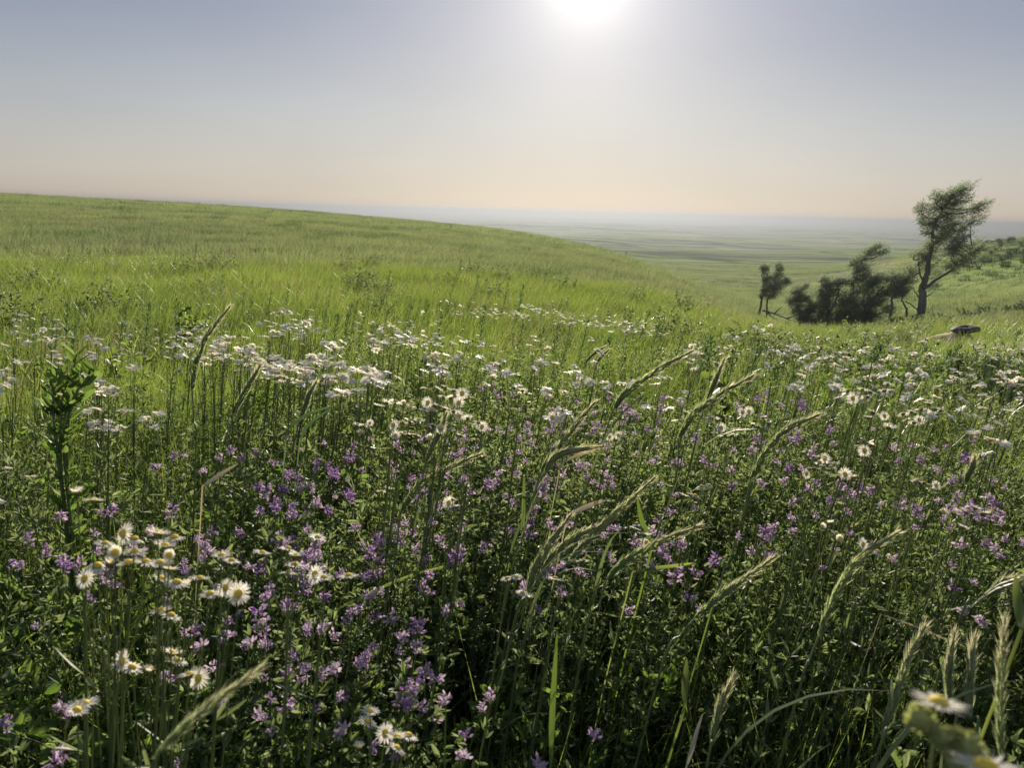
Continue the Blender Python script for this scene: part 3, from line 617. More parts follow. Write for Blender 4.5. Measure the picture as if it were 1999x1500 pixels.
RY = [
 ('tallest bent seed head, pale tip, reaching up over the meadow right of centre', [(1197, 800), (1225, 765), (1280, 725), (1350, 686)], [(1180, 850), (1150, 940), (1120, 1030)], 1.12, {}),
 ('thick seed head arching up right, next one right of the tallest', [(1325, 858), (1350, 815), (1400, 775), (1470, 733)], [(1322, 920), (1300, 1000), (1275, 1070)], 1.10, {}),
 ('long seed head with feathery tip, right of the two tallest, over purple flowers', [(1465, 942), (1495, 885), (1535, 840), (1598, 810)], [(1455, 990), (1430, 1080), (1400, 1160)], 1.10, {}),
 ('straight seed head left of the tallest one, leaning toward it', [(1055, 925), (1080, 885), (1115, 840), (1160, 787)], [(1040, 970), (1005, 1060), (985, 1130)], 1.12, {}),
 ('pale pinkish seed head bent almost level just below the straight one', [(1062, 925), (1085, 893), (1120, 880), (1172, 873)], [(1045, 960), (1020, 1050), (1000, 1110)], 1.08, {'pale': 1}),
 ('dark shaded seed head bent right above the centre of the purple flowers', [(782, 1000), (815, 955), (860, 922), (940, 885)], [(775, 1060), (762, 1150), (750, 1200)], 1.05, {}),
 ('tall dark curved seed head standing alone among white flowers', [(375, 765), (382, 710), (405, 655), (450, 597)], [(378, 820), (382, 880)], 1.35, {'w_': .0046}),
 ('short dark seed head, first one beside the tall curved one', [(453, 812), (470, 780), (488, 748), (507, 716)], [(445, 870), (430, 930)], 1.35, {'w_': .004}),
 ('thin dark seed head, second one beside the tall curved one', [(583, 825), (595, 795), (603, 772), (615, 750)], [(570, 880), (550, 930)], 1.35, {'w_': .0035}),
 ('plump green seed head bent toward the pale dry blade at centre', [(1030, 1160), (1045, 1110), (1075, 1060), (1112, 1008)], [(1015, 1220), (985, 1300)], .98, {}),
 ('slender green seed head crossing just under the pale dry blade', [(1055, 1120), (1085, 1080), (1125, 1048), (1165, 1030)], [(1030, 1160), (1000, 1230)], 1.0, {'w_': .0042}),
 ('long dark seed head rising to the right through the bluish blade', [(1110, 1095), (1155, 1050), (1200, 1005), (1278, 933)], [(1080, 1150), (1045, 1230), (1010, 1300)], 1.0, {'w_': .0045}),
 ('golden edged seed head lying nearly level below the bluish blade', [(1185, 1130), (1225, 1095), (1285, 1060), (1365, 1027)], [(1170, 1180), (1140, 1250)], .95, {}),
 ('curved olive seed head with bristly tip, standing clear in the darker grass', [(1598, 1245), (1630, 1165), (1675, 1095), (1752, 1040)], [(1580, 1290), (1560, 1350)], .90, {'w_': .0046}),
 ('upright olive seed head near the bottom, left of the big daisy', [(1722, 1440), (1745, 1370), (1770, 1295), (1805, 1225)], [(1712, 1480)], .78, {'w_': .0042}),
 ('tall blurred upright seed head beside the big daisy', [(1955, 1480), (1952, 1390), (1955, 1300), (1962, 1205)], [], .60, {'w_': .0042}),
 ('short dark upright seed head above the big daisy', [(1895, 1400), (1893, 1350), (1897, 1300), (1902, 1250)], [(1896, 1470)], .80, {'w_': .004}),
 ('thin upright seed head directly over the big daisy', [(1855, 1380), (1852, 1330), (1855, 1290), (1862, 1240)], [(1858, 1450)], .82, {'w_': .003}),
 ('short pale seed head bent at the edge of the grass, over dark stems', [(1925, 1165), (1945, 1150), (1962, 1140), (1988, 1134)], [(1900, 1185), (1870, 1220)], 1.0, {'pale': .8}),
 ('thin seed head low in the shade, leaning steeply at bottom centre', [(1388, 1460), (1398, 1410), (1410, 1370), (1430, 1325)], [(1380, 1500)], .80, {'w_': .0030}),
 ('thin dark seed head beside the second bent one, standing more upright', [(1375, 800), (1388, 765), (1398, 740), (1412, 706)], [(1360, 840), (1350, 900)], 1.3, {'w_': .0028}),
 ('narrow seed head leaning low between the golden edged one and the curved olive one', [(1355, 1210), (1400, 1170), (1440, 1140), (1510, 1090)], [(1330, 1240), (1290, 1310)], .92, {'w_': .003}),
 ('blurred olive seed head close to the lens, rising from the bottom edge', [(300, 1480), (360, 1420), (425, 1365), (510, 1305)], [], .42, {'w_': .0034, 'leaf': False}),
 ('tiny seed head leaning among far white flowers, first of a pair', [(1143, 708), (1155, 695), (1168, 685), (1180, 678)], [(1138, 725)], 2.4, {'w_': .004}),
 ('tiny seed head leaning among far white flowers, second of a pair', [(1163, 712), (1170, 702), (1178, 693), (1186, 685)], [(1160, 730)], 2.4, {'w_': .004}),
 ('short seed head leaning right just left of the dark bent one', [(830, 905), (845, 870), (858, 845), (870, 812)], [(820, 960), (805, 1040)], 1.1, {'w_': .003}),
 ('small upright seed head in the bright grass beyond purple flowers', [(1885, 945), (1890, 930), (1897, 915), (1902, 898)], [(1880, 990)], 1.5, {'w_': .005}),
]
for lb, hd, stm, d, kw in RY: rye(lb, hd, stm, d, **kw)

# single broad blades that stand out
def blade(label, pts, d, w_, mat, cat='grass blade', t=.6):
    P = spline([at(u, v, d+.01*k) for k, (u, v) in enumerate(pts)], 16)
    g = P[0]; gz = Hz(g[0], g[1]); base = np.array([g[0]-.06, g[1]+.03, gz])
    full = np.concatenate([spline([base, g*.6+base*.4+np.array([-.01, 0, 0]), g], 9)[:-1], P]); n = len(full)
    T = unit(np.gradient(full, axis=0)); vw = unit(full-np.array(C0)); s = unit(np.cross(T, vw)); nn = np.cross(s, T)
    q = np.linspace(0, 1, n); wd = (w_*np.sin(np.clip(.15+q*.85, 0, 1)*math.pi)**.6*.5*np.clip((q-.25)*4, .12 if mat is M['dry'] else .35, 1))[:, None]; tw = (np.sin(q*4)*.6)[:, None]
    sv = s*np.cos(tw)+nn*np.sin(tw)
    V = np.stack([full-sv*wd, full+nn*wd*.25, full+sv*wd], 1).reshape(-1, 3)
    F = [[3*i, 3*i+1, 3*i+4, 3*i+3] for i in range(n-1)]+[[3*i+1, 3*i+2, 3*i+5, 3*i+4] for i in range(n-1)]
    mb = MB(); mb.add(V, F, t); o = obj('grass_blade', mb, mat, None, True); tag(o, label, cat)
blade('pale dry twisted blade at centre, beside the long dark seed head', [(1108, 1006), (1140, 992), (1165, 982), (1193, 974)], 1.0, .007, M['dry'], t=1)
blade('broad bluish green blade bent down at centre under the pale dry one', [(1275, 1062), (1262, 1040), (1250, 1005), (1243, 965)], 1.0, .008, M['grass'], t=.1)
blade('pale dry blade pointing up among purple flowers, above the white daisies', [(395, 950), (418, 935), (440, 920), (466, 905)], 1.0, .006, M['dry'], t=1)
blade('bright green blade lying level below the golden edged seed head', [(1235, 1118), (1275, 1111), (1320, 1105), (1362, 1099)], .95, .005, M['grass'], t=.9)
blade('bright vertical green leaf lit through in the dark grass, bottom centre', [(1338, 1380), (1337, 1345), (1339, 1315), (1341, 1285)], .85, .008, M['grass'], t=.8)
blade('long blade reaching up right in the darker grass', [(1395, 1170), (1430, 1145), (1465, 1125), (1505, 1100)], .92, .005, M['grass'], t=.3)
blade('tall broad blade rising from the bottom edge, centre', [(1075, 1500), (1078, 1400), (1083, 1310), (1088, 1232)], .72, .006, M['grass'], t=.1)
blade('dark slanting blade, longer of two behind the dark bent seed head', [(560, 840), (590, 815), (620, 802), (652, 792)], 1.25, .006, M['dark_leaf'])
blade('dark slanting blade, lower of two left of the white flower clump', [(585, 860), (600, 832), (625, 812), (645, 800)], 1.25, .006, M['dark_leaf'])
blade('light green blade stretched across the shaded purple flowers', [(640, 1200), (720, 1160), (800, 1125), (900, 1098)], .95, .004, M['grass'], t=.5)
blade('yellow green blade at the very edge above the pale seed head', [(1995, 1230), (1990, 1190), (1985, 1155), (1983, 1120)], .7, .008, M['grass'], t=.9)
blade('dry straw lying low across the shaded grass', [(1720, 1200), (1790, 1225), (1850, 1250), (1900, 1262)], 1.0, .0025, M['dry'], t=.9)
blade('pale dry blade under the pinkish seed head', [(1095, 905), (1120, 893), (1145, 884), (1165, 878)], 1.07, .005, M['dry'], t=1)
blade('thin straw sloping down the dark grass toward the bottom edge', [(1340, 1500), (1352, 1460), (1362, 1425), (1372, 1395)], .72, .004, M['dry'], t=.8)

# ------------------------------------------------------------------ white fleabane
def head_meshes(nr, rad=.0094, discr=.0031, cup=.0):
    rays, dsc = MB(), MB(); a = np.arange(nr)/nr*2*math.pi+rng.normal(0, .06, nr)
    d = np.stack([np.cos(a), np.sin(a), rng.normal(.10-cup, .10, nr)], 1)
    leaves(rays, np.stack([np.cos(a), np.sin(a), a*0], 1)*discr*.6, d, rng.uniform(.8, 1.08, nr)*(rad-discr*.6), 2.0*math.pi*rad*.72/nr, rng.random(nr), .1, np.tile([0, 0, 1.0], (nr, 1)))
    k = 8; ph = np.arange(k)/k*2*math.pi
    rings = [(0.35, .0022), (.8, .0016), (1.0, .0004), (.8, -.0018), (.25, -.0034)]
    V = np.array([[math.cos(p)*discr*q, math.sin(p)*discr*q, z] for q, z in rings for p in ph]); V = np.vstack([V, [[0, 0, .0025], [0, 0, -.0036]]])
    Fr = [[[i*k+j, i*k+(j+1) % k, (i+1)*k+(j+1) % k, (i+1)*k+j] for j in range(k)] for i in range(4)]
    dsc.add(V, Fr[0]+Fr[1]); dsc.f.append(np.array(Fr[2]+Fr[3])); dsc.m += [1]*2*k
    dsc.f.append(np.array([[5*k, (j+1) % k, j] for j in range(k)])); dsc.m += [0]*k+[1]*k; dsc.f.append(np.array([[5*k+1, 4*k+j, 4*k+(j+1) % k] for j in range(k)]))
    return rays, dsc
HEADS_ = ((44, 0, .0094), (40, .15, .0094), (48, -.25, .0094), (38, .3, .009), (27, .1, .0092), (30, .75, .0085), (30, -1.2, .0068))
HEAD = [(r_.mesh('ray_florets', M['white']), d_.mesh('disc', [M['yellow'], M['stem']])) for r_, d_ in [head_meshes(n_, cup=c_, rad=q_) for n_, c_, q_ in HEADS_]]
def frame_rot(up, spin):
    q = Vector(up).normalized().to_track_quat('Z', 'Y').to_matrix() @ Matrix.Rotation(spin, 3, 'Z'); return q
def corymb_stem(mb, base, heads, r=.0011):
    """one main stem forking to every head"""
    top = np.mean(heads, axis=0); n0 = np.array([top[0]*.85+base[0]*.15, top[1], top[2]-.05-random.uniform(0, .03)])
    S = spline([base, base*.5+n0*.5+np.array([-.012, 0, .01]), n0], 12); tube(mb, S, np.linspace(r*1.4, r, 12), 4, .4)
    for h in heads:
        k = random.randint(7, 11); s = S[k]
        m = s*.45+h*.55+np.array([0, 0, -.012]); tube(mb, spline([s, m, h], 6), np.linspace(r*.7, r*.45, 6), 3, .5)
    n = 16; i_ = rng.integers(1, 11, n); dd = rng.normal(size=(n, 3)); dd[:, 2] = np.abs(dd[:, 2])*.8+.3
    leaves(mb, S[i_], dd, rng.uniform(.018, .04, n), rng.uniform(.003, .006, n))
FLEA = []
GF = 'white fleabane plants in the meadow'
def fleabane_near(heads_px, d, jit=.03, label=None, scale=1.0, base_dx=-.05, flat=False):
    H3 = []
    for (u, v) in heads_px: H3.append(np.array(at(u, v, d+random.uniform(-jit, jit))))
    c = np.mean(H3, axis=0); bx, by = c[0]+base_dx+random.uniform(-.03, .02), c[1]+random.uniform(.0, .05); gz = Hz(bx, by)
    root = empty('fleabane', (bx, by, gz)); root.matrix_world = Matrix.Translation((bx, by, gz)); tag(root, label, 'wildflower', GF)
    mb = MB(); corymb_stem(mb, np.array([bx, by, gz-.01]), H3); obj('stem', mb, M['stem'], root)
    for k, h in enumerate(H3):
        rm, dm = HEAD[0] if flat else random.choice(HEAD+HEAD[:4])
        up = (random.gauss(.15, .26), random.gauss(.26, .20), 1.0) if random.random() < .82 or len(H3) < 3 else (random.gauss(0, .4), -1.0, .8)
        if flat: up = (.10, .22, 1)
        R = frame_rot(up, random.uniform(0, 6)).to_4x4(); s = scale*random.uniform(.8, 1.1)*(.95 if .3 < d < .75 else 1)
        f = mobj('flower_head', rm, root); f.matrix_local = Matrix.Translation(Vector(h)-Vector((bx, by, gz))) @ R @ Matrix.Scale(s, 4)
        dd = mobj('disc', dm, f)
    FLEA.append([root, c, len(H3), label is not None]); return root
NEARF = [
 (.60, [(150, 962), (182, 977)]), (.57, [(205, 1062), (240, 1042), (262, 1053), (225, 1080), (262, 1078)]),
 (.57, [(308, 1042), (322, 1066), (340, 1050), (330, 1085)]), (.58, [(165, 1130), (190, 1105), (215, 1100), (250, 1100), (285, 1098), (312, 1100), (330, 1112)]),
 (.60, [(345, 1138), (362, 1145), (390, 1130), (315, 1130), (410, 1160)]), (.60, [(432, 1085), (452, 1095), (440, 1148), (465, 1160)]),
 (.66, [(562, 1072), (577, 1085), (575, 1103), (563, 1118), (512, 1080), (620, 1050)]), (.62, [(615, 1122), (632, 1128), (680, 1125)]),
 (.60, [(314, 1193), (334, 1202)]), (.62, [(240, 1292), (258, 1304), (288, 1310), (345, 1290), (335, 1276), (370, 1318), (387, 1325)]),
 (.62, [(722, 1390), (718, 1410), (752, 1432), (775, 1440), (775, 1462), (700, 1460), (797, 1437)]), (.62, [(165, 1375), (150, 1388)]),
 (1.0, [(755, 787), (772, 784), (788, 787), (803, 792), (740, 793)]), (1.0, [(855, 760), (870, 756), (886, 762), (902, 768), (865, 775), (880, 778), (895, 786), (850, 792), (915, 775)]),
 (.98, [(835, 786), (842, 800), (868, 798), (885, 803), (897, 812), (828, 798)]), (1.0, [(768, 830), (785, 824), (800, 820), (818, 820), (790, 845), (772, 850), (812, 850)]),
 (.95, [(845, 830), (860, 836), (880, 838), (840, 855), (900, 848)]), (.92, [(913, 817), (917, 830), (935, 824), (941, 833)]),
 (1.2, [(1014, 770), (1020, 763), (1028, 768)]), (1.2, [(1656, 763), (1670, 768), (1684, 760), (1694, 774), (1700, 765), (1665, 778), (1688, 780)]),
 (1.2, [(1733, 750), (1738, 763), (1727, 762)]), (1.2, [(1763, 808), (1780, 804), (1798, 798), (1795, 820), (1812, 788), (1826, 798), (1838, 801), (1785, 825), (1770, 820), (1815, 784)]),
 (1.25, [(1385, 812), (1400, 820), (1420, 812), (1408, 835), (1430, 850), (1450, 805), (1462, 803), (1470, 830), (1395, 845), (1437, 838)]),
 (1.3, [(1340, 806), (1352, 812)]), (1.15, [(1575, 925), (1600, 903), (1622, 912), (1610, 895), (1590, 915), (1630, 905)]), (1.12, [(1637, 930), (1650, 926), (1664, 932), (1575, 880), (1600, 893)]),
 (1.08, [(1788, 940), (1805, 943), (1828, 948), (1795, 938)]), (.98, [(876, 982), (892, 990), (910, 950), (884, 975)]), (1.15, [(1180, 848), (1207, 850), (1190, 853), (1215, 846)]),
 (1.0, [(1605, 1028), (1622, 1022), (1634, 1042), (1640, 1052)]), (1.0, [(1685, 1063), (1695, 1070), (1714, 1078)]), (1.1, [(1335, 968), (1350, 965), (1358, 968)]),
 (.88, [(990, 1130), (1008, 1127), (1020, 1158), (1035, 1168)]), (.88, [(1084, 1130), (1095, 1136)]), (1.0, [(1243, 1023), (1252, 1020), (1258, 1045), (1262, 1060)]),
 (1.3, [(698, 828), (712, 830), (704, 843), (722, 826)]), (1.0, [(1890, 1000), (1905, 992), (1920, 1003), (1937, 1000)]), (1.0, [(1840, 1000), (1862, 1002), (1880, 1030)]),
 (.92, [(1120, 1095), (1140, 1093)]), (1.1, [(1370, 950), (1385, 948)]), (1.2, [(1078, 815), (1085, 808), (1100, 800), (1045, 800)]), (1.3, [(1500, 820), (1480, 832), (1490, 815)]),
 (1.2, [(760, 955), (745, 960)]), (1.1, [(1700, 870), (1688, 880), (1676, 872)]), (1.1, [(1735, 835), (1740, 830)]), (1.1, [(1705, 805), (1695, 815), (1727, 812)]),
]
for d, hp in NEARF: fleabane_near(hp, d)
# the big blurred one by the bottom edge
o = fleabane_near([(1833, 1374), (1925, 1500)], .262, .004, 'large blurred white daisy with yellow disc close at the bottom edge, pale buds beside it', 1.05, -.02, True)
bm_ = MB()
for (u, v, rr_) in ((1797, 1405, .0036), (1840, 1443, .0030), (1892, 1458, .0034), (1818, 1426, .0020), (1866, 1436, .0020)):
    p = np.array(at(u, v, .265)); n = 60; q = unit(rng.normal(size=(n, 3))); leaves(bm_, p+q*rr_*.6, q+np.array([0, 0, .6]), rr_*.8, rr_*.35, None, .3)
    k = 8; th = np.linspace(.05, 3.09, 6); ph = np.arange(k)/k*6.283; TH, PH = np.meshgrid(th, ph, indexing='ij')
    V = p+rr_*.85*np.stack([np.sin(TH)*np.cos(PH), np.sin(TH)*np.sin(PH), np.cos(TH)], -1).reshape(-1, 3)
    bm_.add(V, [[i*k+j, i*k+(j+1) % k, (i+1)*k+(j+1) % k, (i+1)*k+j] for i in range(5) for j in range(k)])
    tube(bm_, spline([at(1870, 1520, .27), at((u+1870)/2+8, (v+1530)/2, .27), p], 6), .0011, 4)
obj('flower_bud', bm_, M['bud'], o)

# middle distance: the same plant with fewer florets, heads as parts; further off one mesh each
def simple_heads(mb, pts, nr=12, rad=.009, flat=False):
    for h in pts:
        R = np.array(frame_rot((0, 0, 1) if flat else (random.gauss(.1, .3), random.gauss(.02, .28), 1), random.uniform(0, 6)))
        a = np.arange(nr)/nr*6.283; d = np.stack([np.cos(a), np.sin(a), rng.normal(.05, .15, nr)], 1) @ R.T
        mb.cur = 0; leaves(mb, h+d*.001, d, rad*random.uniform(.9, 1.2), rad*.6, None, .1, np.tile(R[:, 2], (nr, 1)))
        k = 6; ph = np.arange(k)/k*6.283; V = [[math.cos(p)*.0026, math.sin(p)*.0026, .0006] for p in ph]+[[math.cos(p)*.0018, math.sin(p)*.0018, -.0025] for p in ph]+[[0, 0, .0018]]
        mb.cur = 1; mb.add(np.array(V) @ R.T+h, [[j, (j+1) % k, k+(j+1) % k, k+j] for j in range(k)]+[[12, 12, j, (j+1) % k] for j in range(0)])
        mb.add(np.array(V) @ R.T+h, [[12, j, (j+1) % k] for j in range(k)])
def smesh(nr=14):
    mb = MB(); simple_heads(mb, [np.zeros(3)], nr, .0105, True); return mb.mesh('small_flower_head', [M['white'], M['yellow']])
SH = [smesh() for _ in range(5)]
MIDS = """550,612 530,632 575,632 595,635 540,645 590,660 370,650 400,655 440,665 455,678 420,690 470,690 490,700 510,710 520,700 380,670 200,700 190,693
50,640 75,635 95,640 130,625 200,655 30,665 60,662 35,713 190,745 180,755 240,765 230,780 270,720 285,740 300,725 330,722 225,790 210,825 240,830 285,830 55,760 8,757
100,770 550,730 580,740 600,740 640,690 650,680 630,700 680,720 690,735 720,735 700,745 740,740 735,668 760,650 770,665 790,660 810,665 830,665 850,660 745,675 860,690 910,665
930,670 900,690 930,710 960,707 975,712 905,725 860,730 850,715 1045,668 1030,705 1060,715 1085,730 1120,725 1145,660 1150,668 1170,690 1205,745 1215,755 1180,755 1150,770
1245,735 1140,760 1490,645 1440,657 1535,685 1550,695 1560,690 1545,680 1600,697 1620,700 1640,705 1700,690 1760,693 1790,700 1650,735 1690,735 1720,745 1780,690 1800,650
1900,672 1920,678 1940,705 1950,735 1960,745 1880,730 1840,740 1800,725 1760,740 1800,760 1850,760 1980,745 1640,715 1580,705 1570,740 1610,770 1640,770 1980,830 1935,855
1750,780 1870,795 1890,800 1350,700 1380,695 1300,730 560,640 610,635 480,680 430,680 500,690 535,715 400,700 620,745 655,770 1330,765 1100,800 1265,815 12,930 205,760 1240,700
1980,690 1700,710 1820,690 1740,700 1660,690 1915,755 1975,770 1550,760 1500,700 1420,700 960,740 1000,745 1060,760 1110,770 660,730 610,720 570,705 350,690 150,740 120,700"""
MIDS = [tuple(map(int, s.split(','))) for s in MIDS.split()]
for (u, v) in MIDS:
    if (880 < u < 1340 or u < 340) and random.random() < .35: continue
    drop = random.uniform(.33, .43)
    t = below(u, v); d = drop/t
    if v > 800: d = random.uniform(1.5, 1.7)
    c = np.array(athz(u, v, d)); spread = random.uniform(.013, .027); nh = random.randint(5, 10) if 340 < u < 880 else random.randint(2, 5)
    hs = c+np.stack([rng.normal(0, spread, nh), rng.normal(0, spread, nh), rng.normal(0, .012, nh)-.0], 1); hs[:, 2] -= ((hs[:, 0]-c[0])**2+(hs[:, 1]-c[1])**2)*2.5
    bx, by = c[0]-random.uniform(.02, .09), c[1]+random.uniform(-.03, .05); gz = Hz(bx, by)
    root = empty('fleabane', (bx, by, gz)); tag(root, None, 'wildflower', GF); root.matrix_world = Matrix.Translation((bx, by, gz))
    mb = MB(); corymb_stem(mb, np.array([bx, by, gz-.01]), hs, .0012)
    if v > 712:
        obj('stem', mb, M['stem'], root)
        for h in hs:
            f = mobj('flower_head', random.choice(SH), root)
            f.matrix_local = Matrix.Translation(Vector(h)-Vector((bx, by, gz))) @ frame_rot((random.gauss(.1, .3), random.gauss(.02, .28), 1), random.uniform(0, 6)).to_4x4() @ Matrix.Scale(random.uniform(.9, 1.15), 4)
    else:
        mb.m = [2]*len(mb.m); simple_heads(mb, hs, 12, .0104)
        sc.collection.objects.unlink(root); bpy.data.objects.remove(root)
        root = link(bpy.data.objects.new('fleabane', mb.mesh('fleabane', [M['white'], M['yellow'], M['stem']], (bx, by, gz)))); root.location = (bx, by, gz)
        tag(root, None, 'wildflower', GF)
    FLEA.append([root, c, nh, False])
# far specks of the same flower on the slopes
def far_band(n, u0, v0, u1, v1, sp):
    out = []
    for _ in range(n):
        q = random.random(); out.append((u0+(u1-u0)*q, v0+(v1-v0)*q+random.gauss(0, sp)))
    return out
FW = far_band(50, 1000, 595, 1280, 650, 9)+far_band(18, 850, 600, 1050, 625, 9)+far_band(14, 1600, 650, 1999, 690, 12)+far_band(25, 300, 640, 900, 640, 14)+far_band(10, 1350, 680, 1700, 690, 12)+far_band(20, 0, 640, 400, 690, 22)
WB, YB = MB(), MB()
for (u, v) in FW:
    if v < 575: continue
    d = .60/below(u, v); c = np.array(athz(u, v, d)); gz = Hz(c[0], c[1])
    if c[2] < gz+.30 or c[2] > gz+.7: c[2] = gz+.45
    nh = random.randint(2, 5); hs = c+rng.normal(0, .05, (nh, 3))*np.array([1, 1, .25]); simple_heads(WB, hs, 8, .0105)
tag(obj('distant_white_flowers', WB, [M['white'], M['yellow']]), 'scattered specks of small white flowers far off in the grass', 'wildflowers', kind='stuff')

# ------------------------------------------------------------------ purple milk vetch
GP = 'purple vetch plants among the herbs'
def raceme_mesh(n, L=.026, r=.0085, t0=0):
    mb = MB(); q = rng.random(n); a = rng.random(n)*6.283; rr_ = r*(1-.5*q)*rng.uniform(.5, 1, n)
    p = np.stack([np.cos(a)*rr_*.4, np.sin(a)*rr_*.4, q*L-.5*L], 1); d = np.stack([np.cos(a), np.sin(a), rng.uniform(.1, .9, n)], 1)
    t = np.clip(rng.normal(t0, .28, n), 0, 1)
    for k in range(3): leaves(mb, p+d*.002*k, d+rng.normal(0, .45, (n, 3)), rng.uniform(.005, .0085, n), rng.uniform(.0026, .0046, n), t)
    return mb
RAC = [raceme_mesh(20, .022, .0075, t0).mesh('raceme', M['purple']) for t0 in (.1, .25, .4, .55, .8, .15)]
RACS = [raceme_mesh(9, .014, .0048, t0).mesh('raceme_small', M['purple']) for t0 in (.4, .75, .95)]
def vetch_stem(mb, base, tips, nl=34):
    for tp in tips:
        m = base*.5+tp*.5+np.array([random.gauss(-.02, .02), random.gauss(0, .02), random.uniform(.0, .03)])
        P = spline([base, m, tp], 10); tube(mb, P, np.linspace(.0011, .0006, 10), 3, random.random())
        n = nl; q = rng.uniform(.25, .95, n)*9; i_ = np.minimum(q.astype(int), 8); pos = P[i_]+(P[i_+1]-P[i_])*(q-i_)[:, None]
        dd = rng.normal(size=(n, 3)); dd[:, 2] = np.abs(dd[:, 2])*.6
        for e in range(3): leaves(mb, pos+unit(dd)*.008, dd+rng.normal(0, .5, (n, 3)), rng.uniform(.008, .015, n), rng.uniform(.003, .0048, n))
VET = []
def vetch(u, v, n_extra=2, big=True):
    d = random.uniform(.40, .47)/math.sin(math.atan(below(u, v)))
    c = np.array(at(u, v, d)); tips = [c]
    for _ in range(n_extra): tips.append(c+np.array([random.gauss(0, .055), random.gauss(0, .06), random.gauss(-.02, .02)]))
    bx, by = c[0]-random.uniform(0, .08), c[1]+random.uniform(-.04, .06); gz = Hz(bx, by)
    root = empty('purple_vetch', (bx, by, gz)); root.matrix_world = Matrix.Translation((bx, by, gz)); tag(root, None, 'wildflower', GP)
    mb = MB(); vetch_stem(mb, np.array([bx, by, gz-.01]), tips); obj('stem', mb, M['herb'], root)
    for k, tp in enumerate(tips):
        me = random.choice(RAC) if (k == 0 and big and v < 1130) or random.random() < .12 else random.choice(RACS)
        f = mobj('flower_cluster', me, root); s = random.uniform(.55, .92)
        f.matrix_local = Matrix.Translation(Vector(tp)-Vector((bx, by, gz))) @ frame_rot((random.gauss(.2, .4), random.gauss(0, .4), 1), random.uniform(0, 6)).to_4x4() @ Matrix.Scale(s, 4)
    VET.append([root, c, len(tips)])
PUR = """120,1010 215,1000 55,1055 35,1105 125,1105 405,1075 395,1060 550,960 505,1000 520,965 470,895 500,885 340,890 335,1000 640,910 690,870 680,895 650,930 620,905 680,970
540,990 640,1000 525,1150 480,1145 590,1110 620,1090 520,1215 505,1200 600,1230 625,1225 690,1195 680,1215 560,1190 650,1240 120,1385 130,1400 850,1325 830,1315 785,1375 800,1370
870,1370 910,1440 905,1480 770,1480 960,1360 890,1090 835,1125 740,1060 720,1160 830,960 950,945 970,940 1065,945 1060,965 1080,830 1075,800 1225,805 1220,825 1240,820 1215,795
1190,780 1295,780 1265,840 1290,800 965,715 975,775 1000,770 940,760 1440,800 1450,810 1480,780 1495,770 1570,800 1555,860 1565,790 1620,840 1480,860 1470,880
1360,860 1585,890 1540,915 1530,940 1640,945 1700,960 1680,950 1620,980 1660,965 1490,1045 1510,1030 1500,1050 1330,1070 1320,1125 1860,940 1940,940 1870,970 1860,990
1900,1000 1920,1010 1940,990 1950,1010 1880,1000 1860,1150 1900,1140 1760,990 1900,860 1800,900 1790,1000 830,700 700,1300 1070,1120 450,880 430,895 580,935 560,930"""
for s in PUR.split(): u, v = map(int, s.split(',')); vetch(u, v, random.choice([1, 1, 2, 2]))
for _ in range(75):
    q = random.random()
    if q < .5: u, v = random.uniform(560, 1350), random.uniform(830, 1130)
    elif q < .72: u, v = random.uniform(230, 900), random.uniform(870, 1330)
    elif q < .9: u, v = random.uniform(850, 1560), random.uniform(740, 900)
    else: u, v = random.uniform(1450, 1990), random.uniform(850, 1060)
    vetch(u, v, random.choice([2, 3, 3]), False)

# ------------------------------------------------------------------ upright leafy plants
def forb_parts(h, nl, ll, lw, top=.55):
    st, fo = MB(), MB(); tip = np.array([h*.14, 0, h]); P = spline([np.zeros(3), tip*.5+np.array([-.02, 0, 0])*h, tip], 12)
    tube(st, P, np.linspace(h*.008, h*.003, 12), 4)
    q = np.linspace(.15, 1, nl); i_ = np.minimum((q*11).astype(int), 10); pos = P[i_]+(P[i_+1]-P[i_])*(q*11-i_)[:, None]
    a = np.arange(nl)*2.4+rng.normal(0, .3, nl); up = .35+q*.9; d = np.stack([np.cos(a)+.25, np.sin(a), up], 1)
    size = np.sin(np.clip(q*.85+.1, 0, 1)*math.pi)**.4
    leaves(fo, pos, d, ll*size*rng.uniform(.8, 1.2, nl), lw*size)
    n2 = nl//2; p2 = pos[-1]+rng.normal(0, .012, (n2, 3))*h*2; leaves(fo, p2, rng.normal(0, .5, (n2, 3))+np.array([.2, 0, 1]), ll*.45, lw*.5)
    return st, fo
FB = []
for h, nl, ll, lw in ((.52, 46, .060, .011), (.60, 58, .055, .010), (.46, 40, .050, .012), (.55, 50, .07, .013)):
    s_, f_ = forb_parts(h, nl, ll, lw); FB.append((h, s_.mesh('forb_stem', M['stem']), f_.mesh('forb_leaves', M['dark_leaf'])))
FORB = []
GB = 'dark upright leafy plants standing over the grass'
def forb(u, v, d, k=None, size=None):
    """(u, v): the tip"""
    c = athz(u, v, d); h, sm, fm = FB[random.randrange(4) if k is None else k]
    gz = Hz(c.x, c.y); hh = c.z-gz; s = size or min(max(hh/h, .42), .8)
    root = empty('leafy_plant', (c.x-.1*hh, c.y, c.z-h*s)); tag(root, None, 'plant', GB)
    rot = random.gauss(0, .5)
    root.location = (c.x-.1*hh, c.y, gz); root.rotation_euler = (0, random.gauss(.02, .05), rot); root.scale = (s, s, s)
    mobj('stem', sm, root); mobj('foliage', fm, root); FORB.append([root, np.array(c), 0]); return root
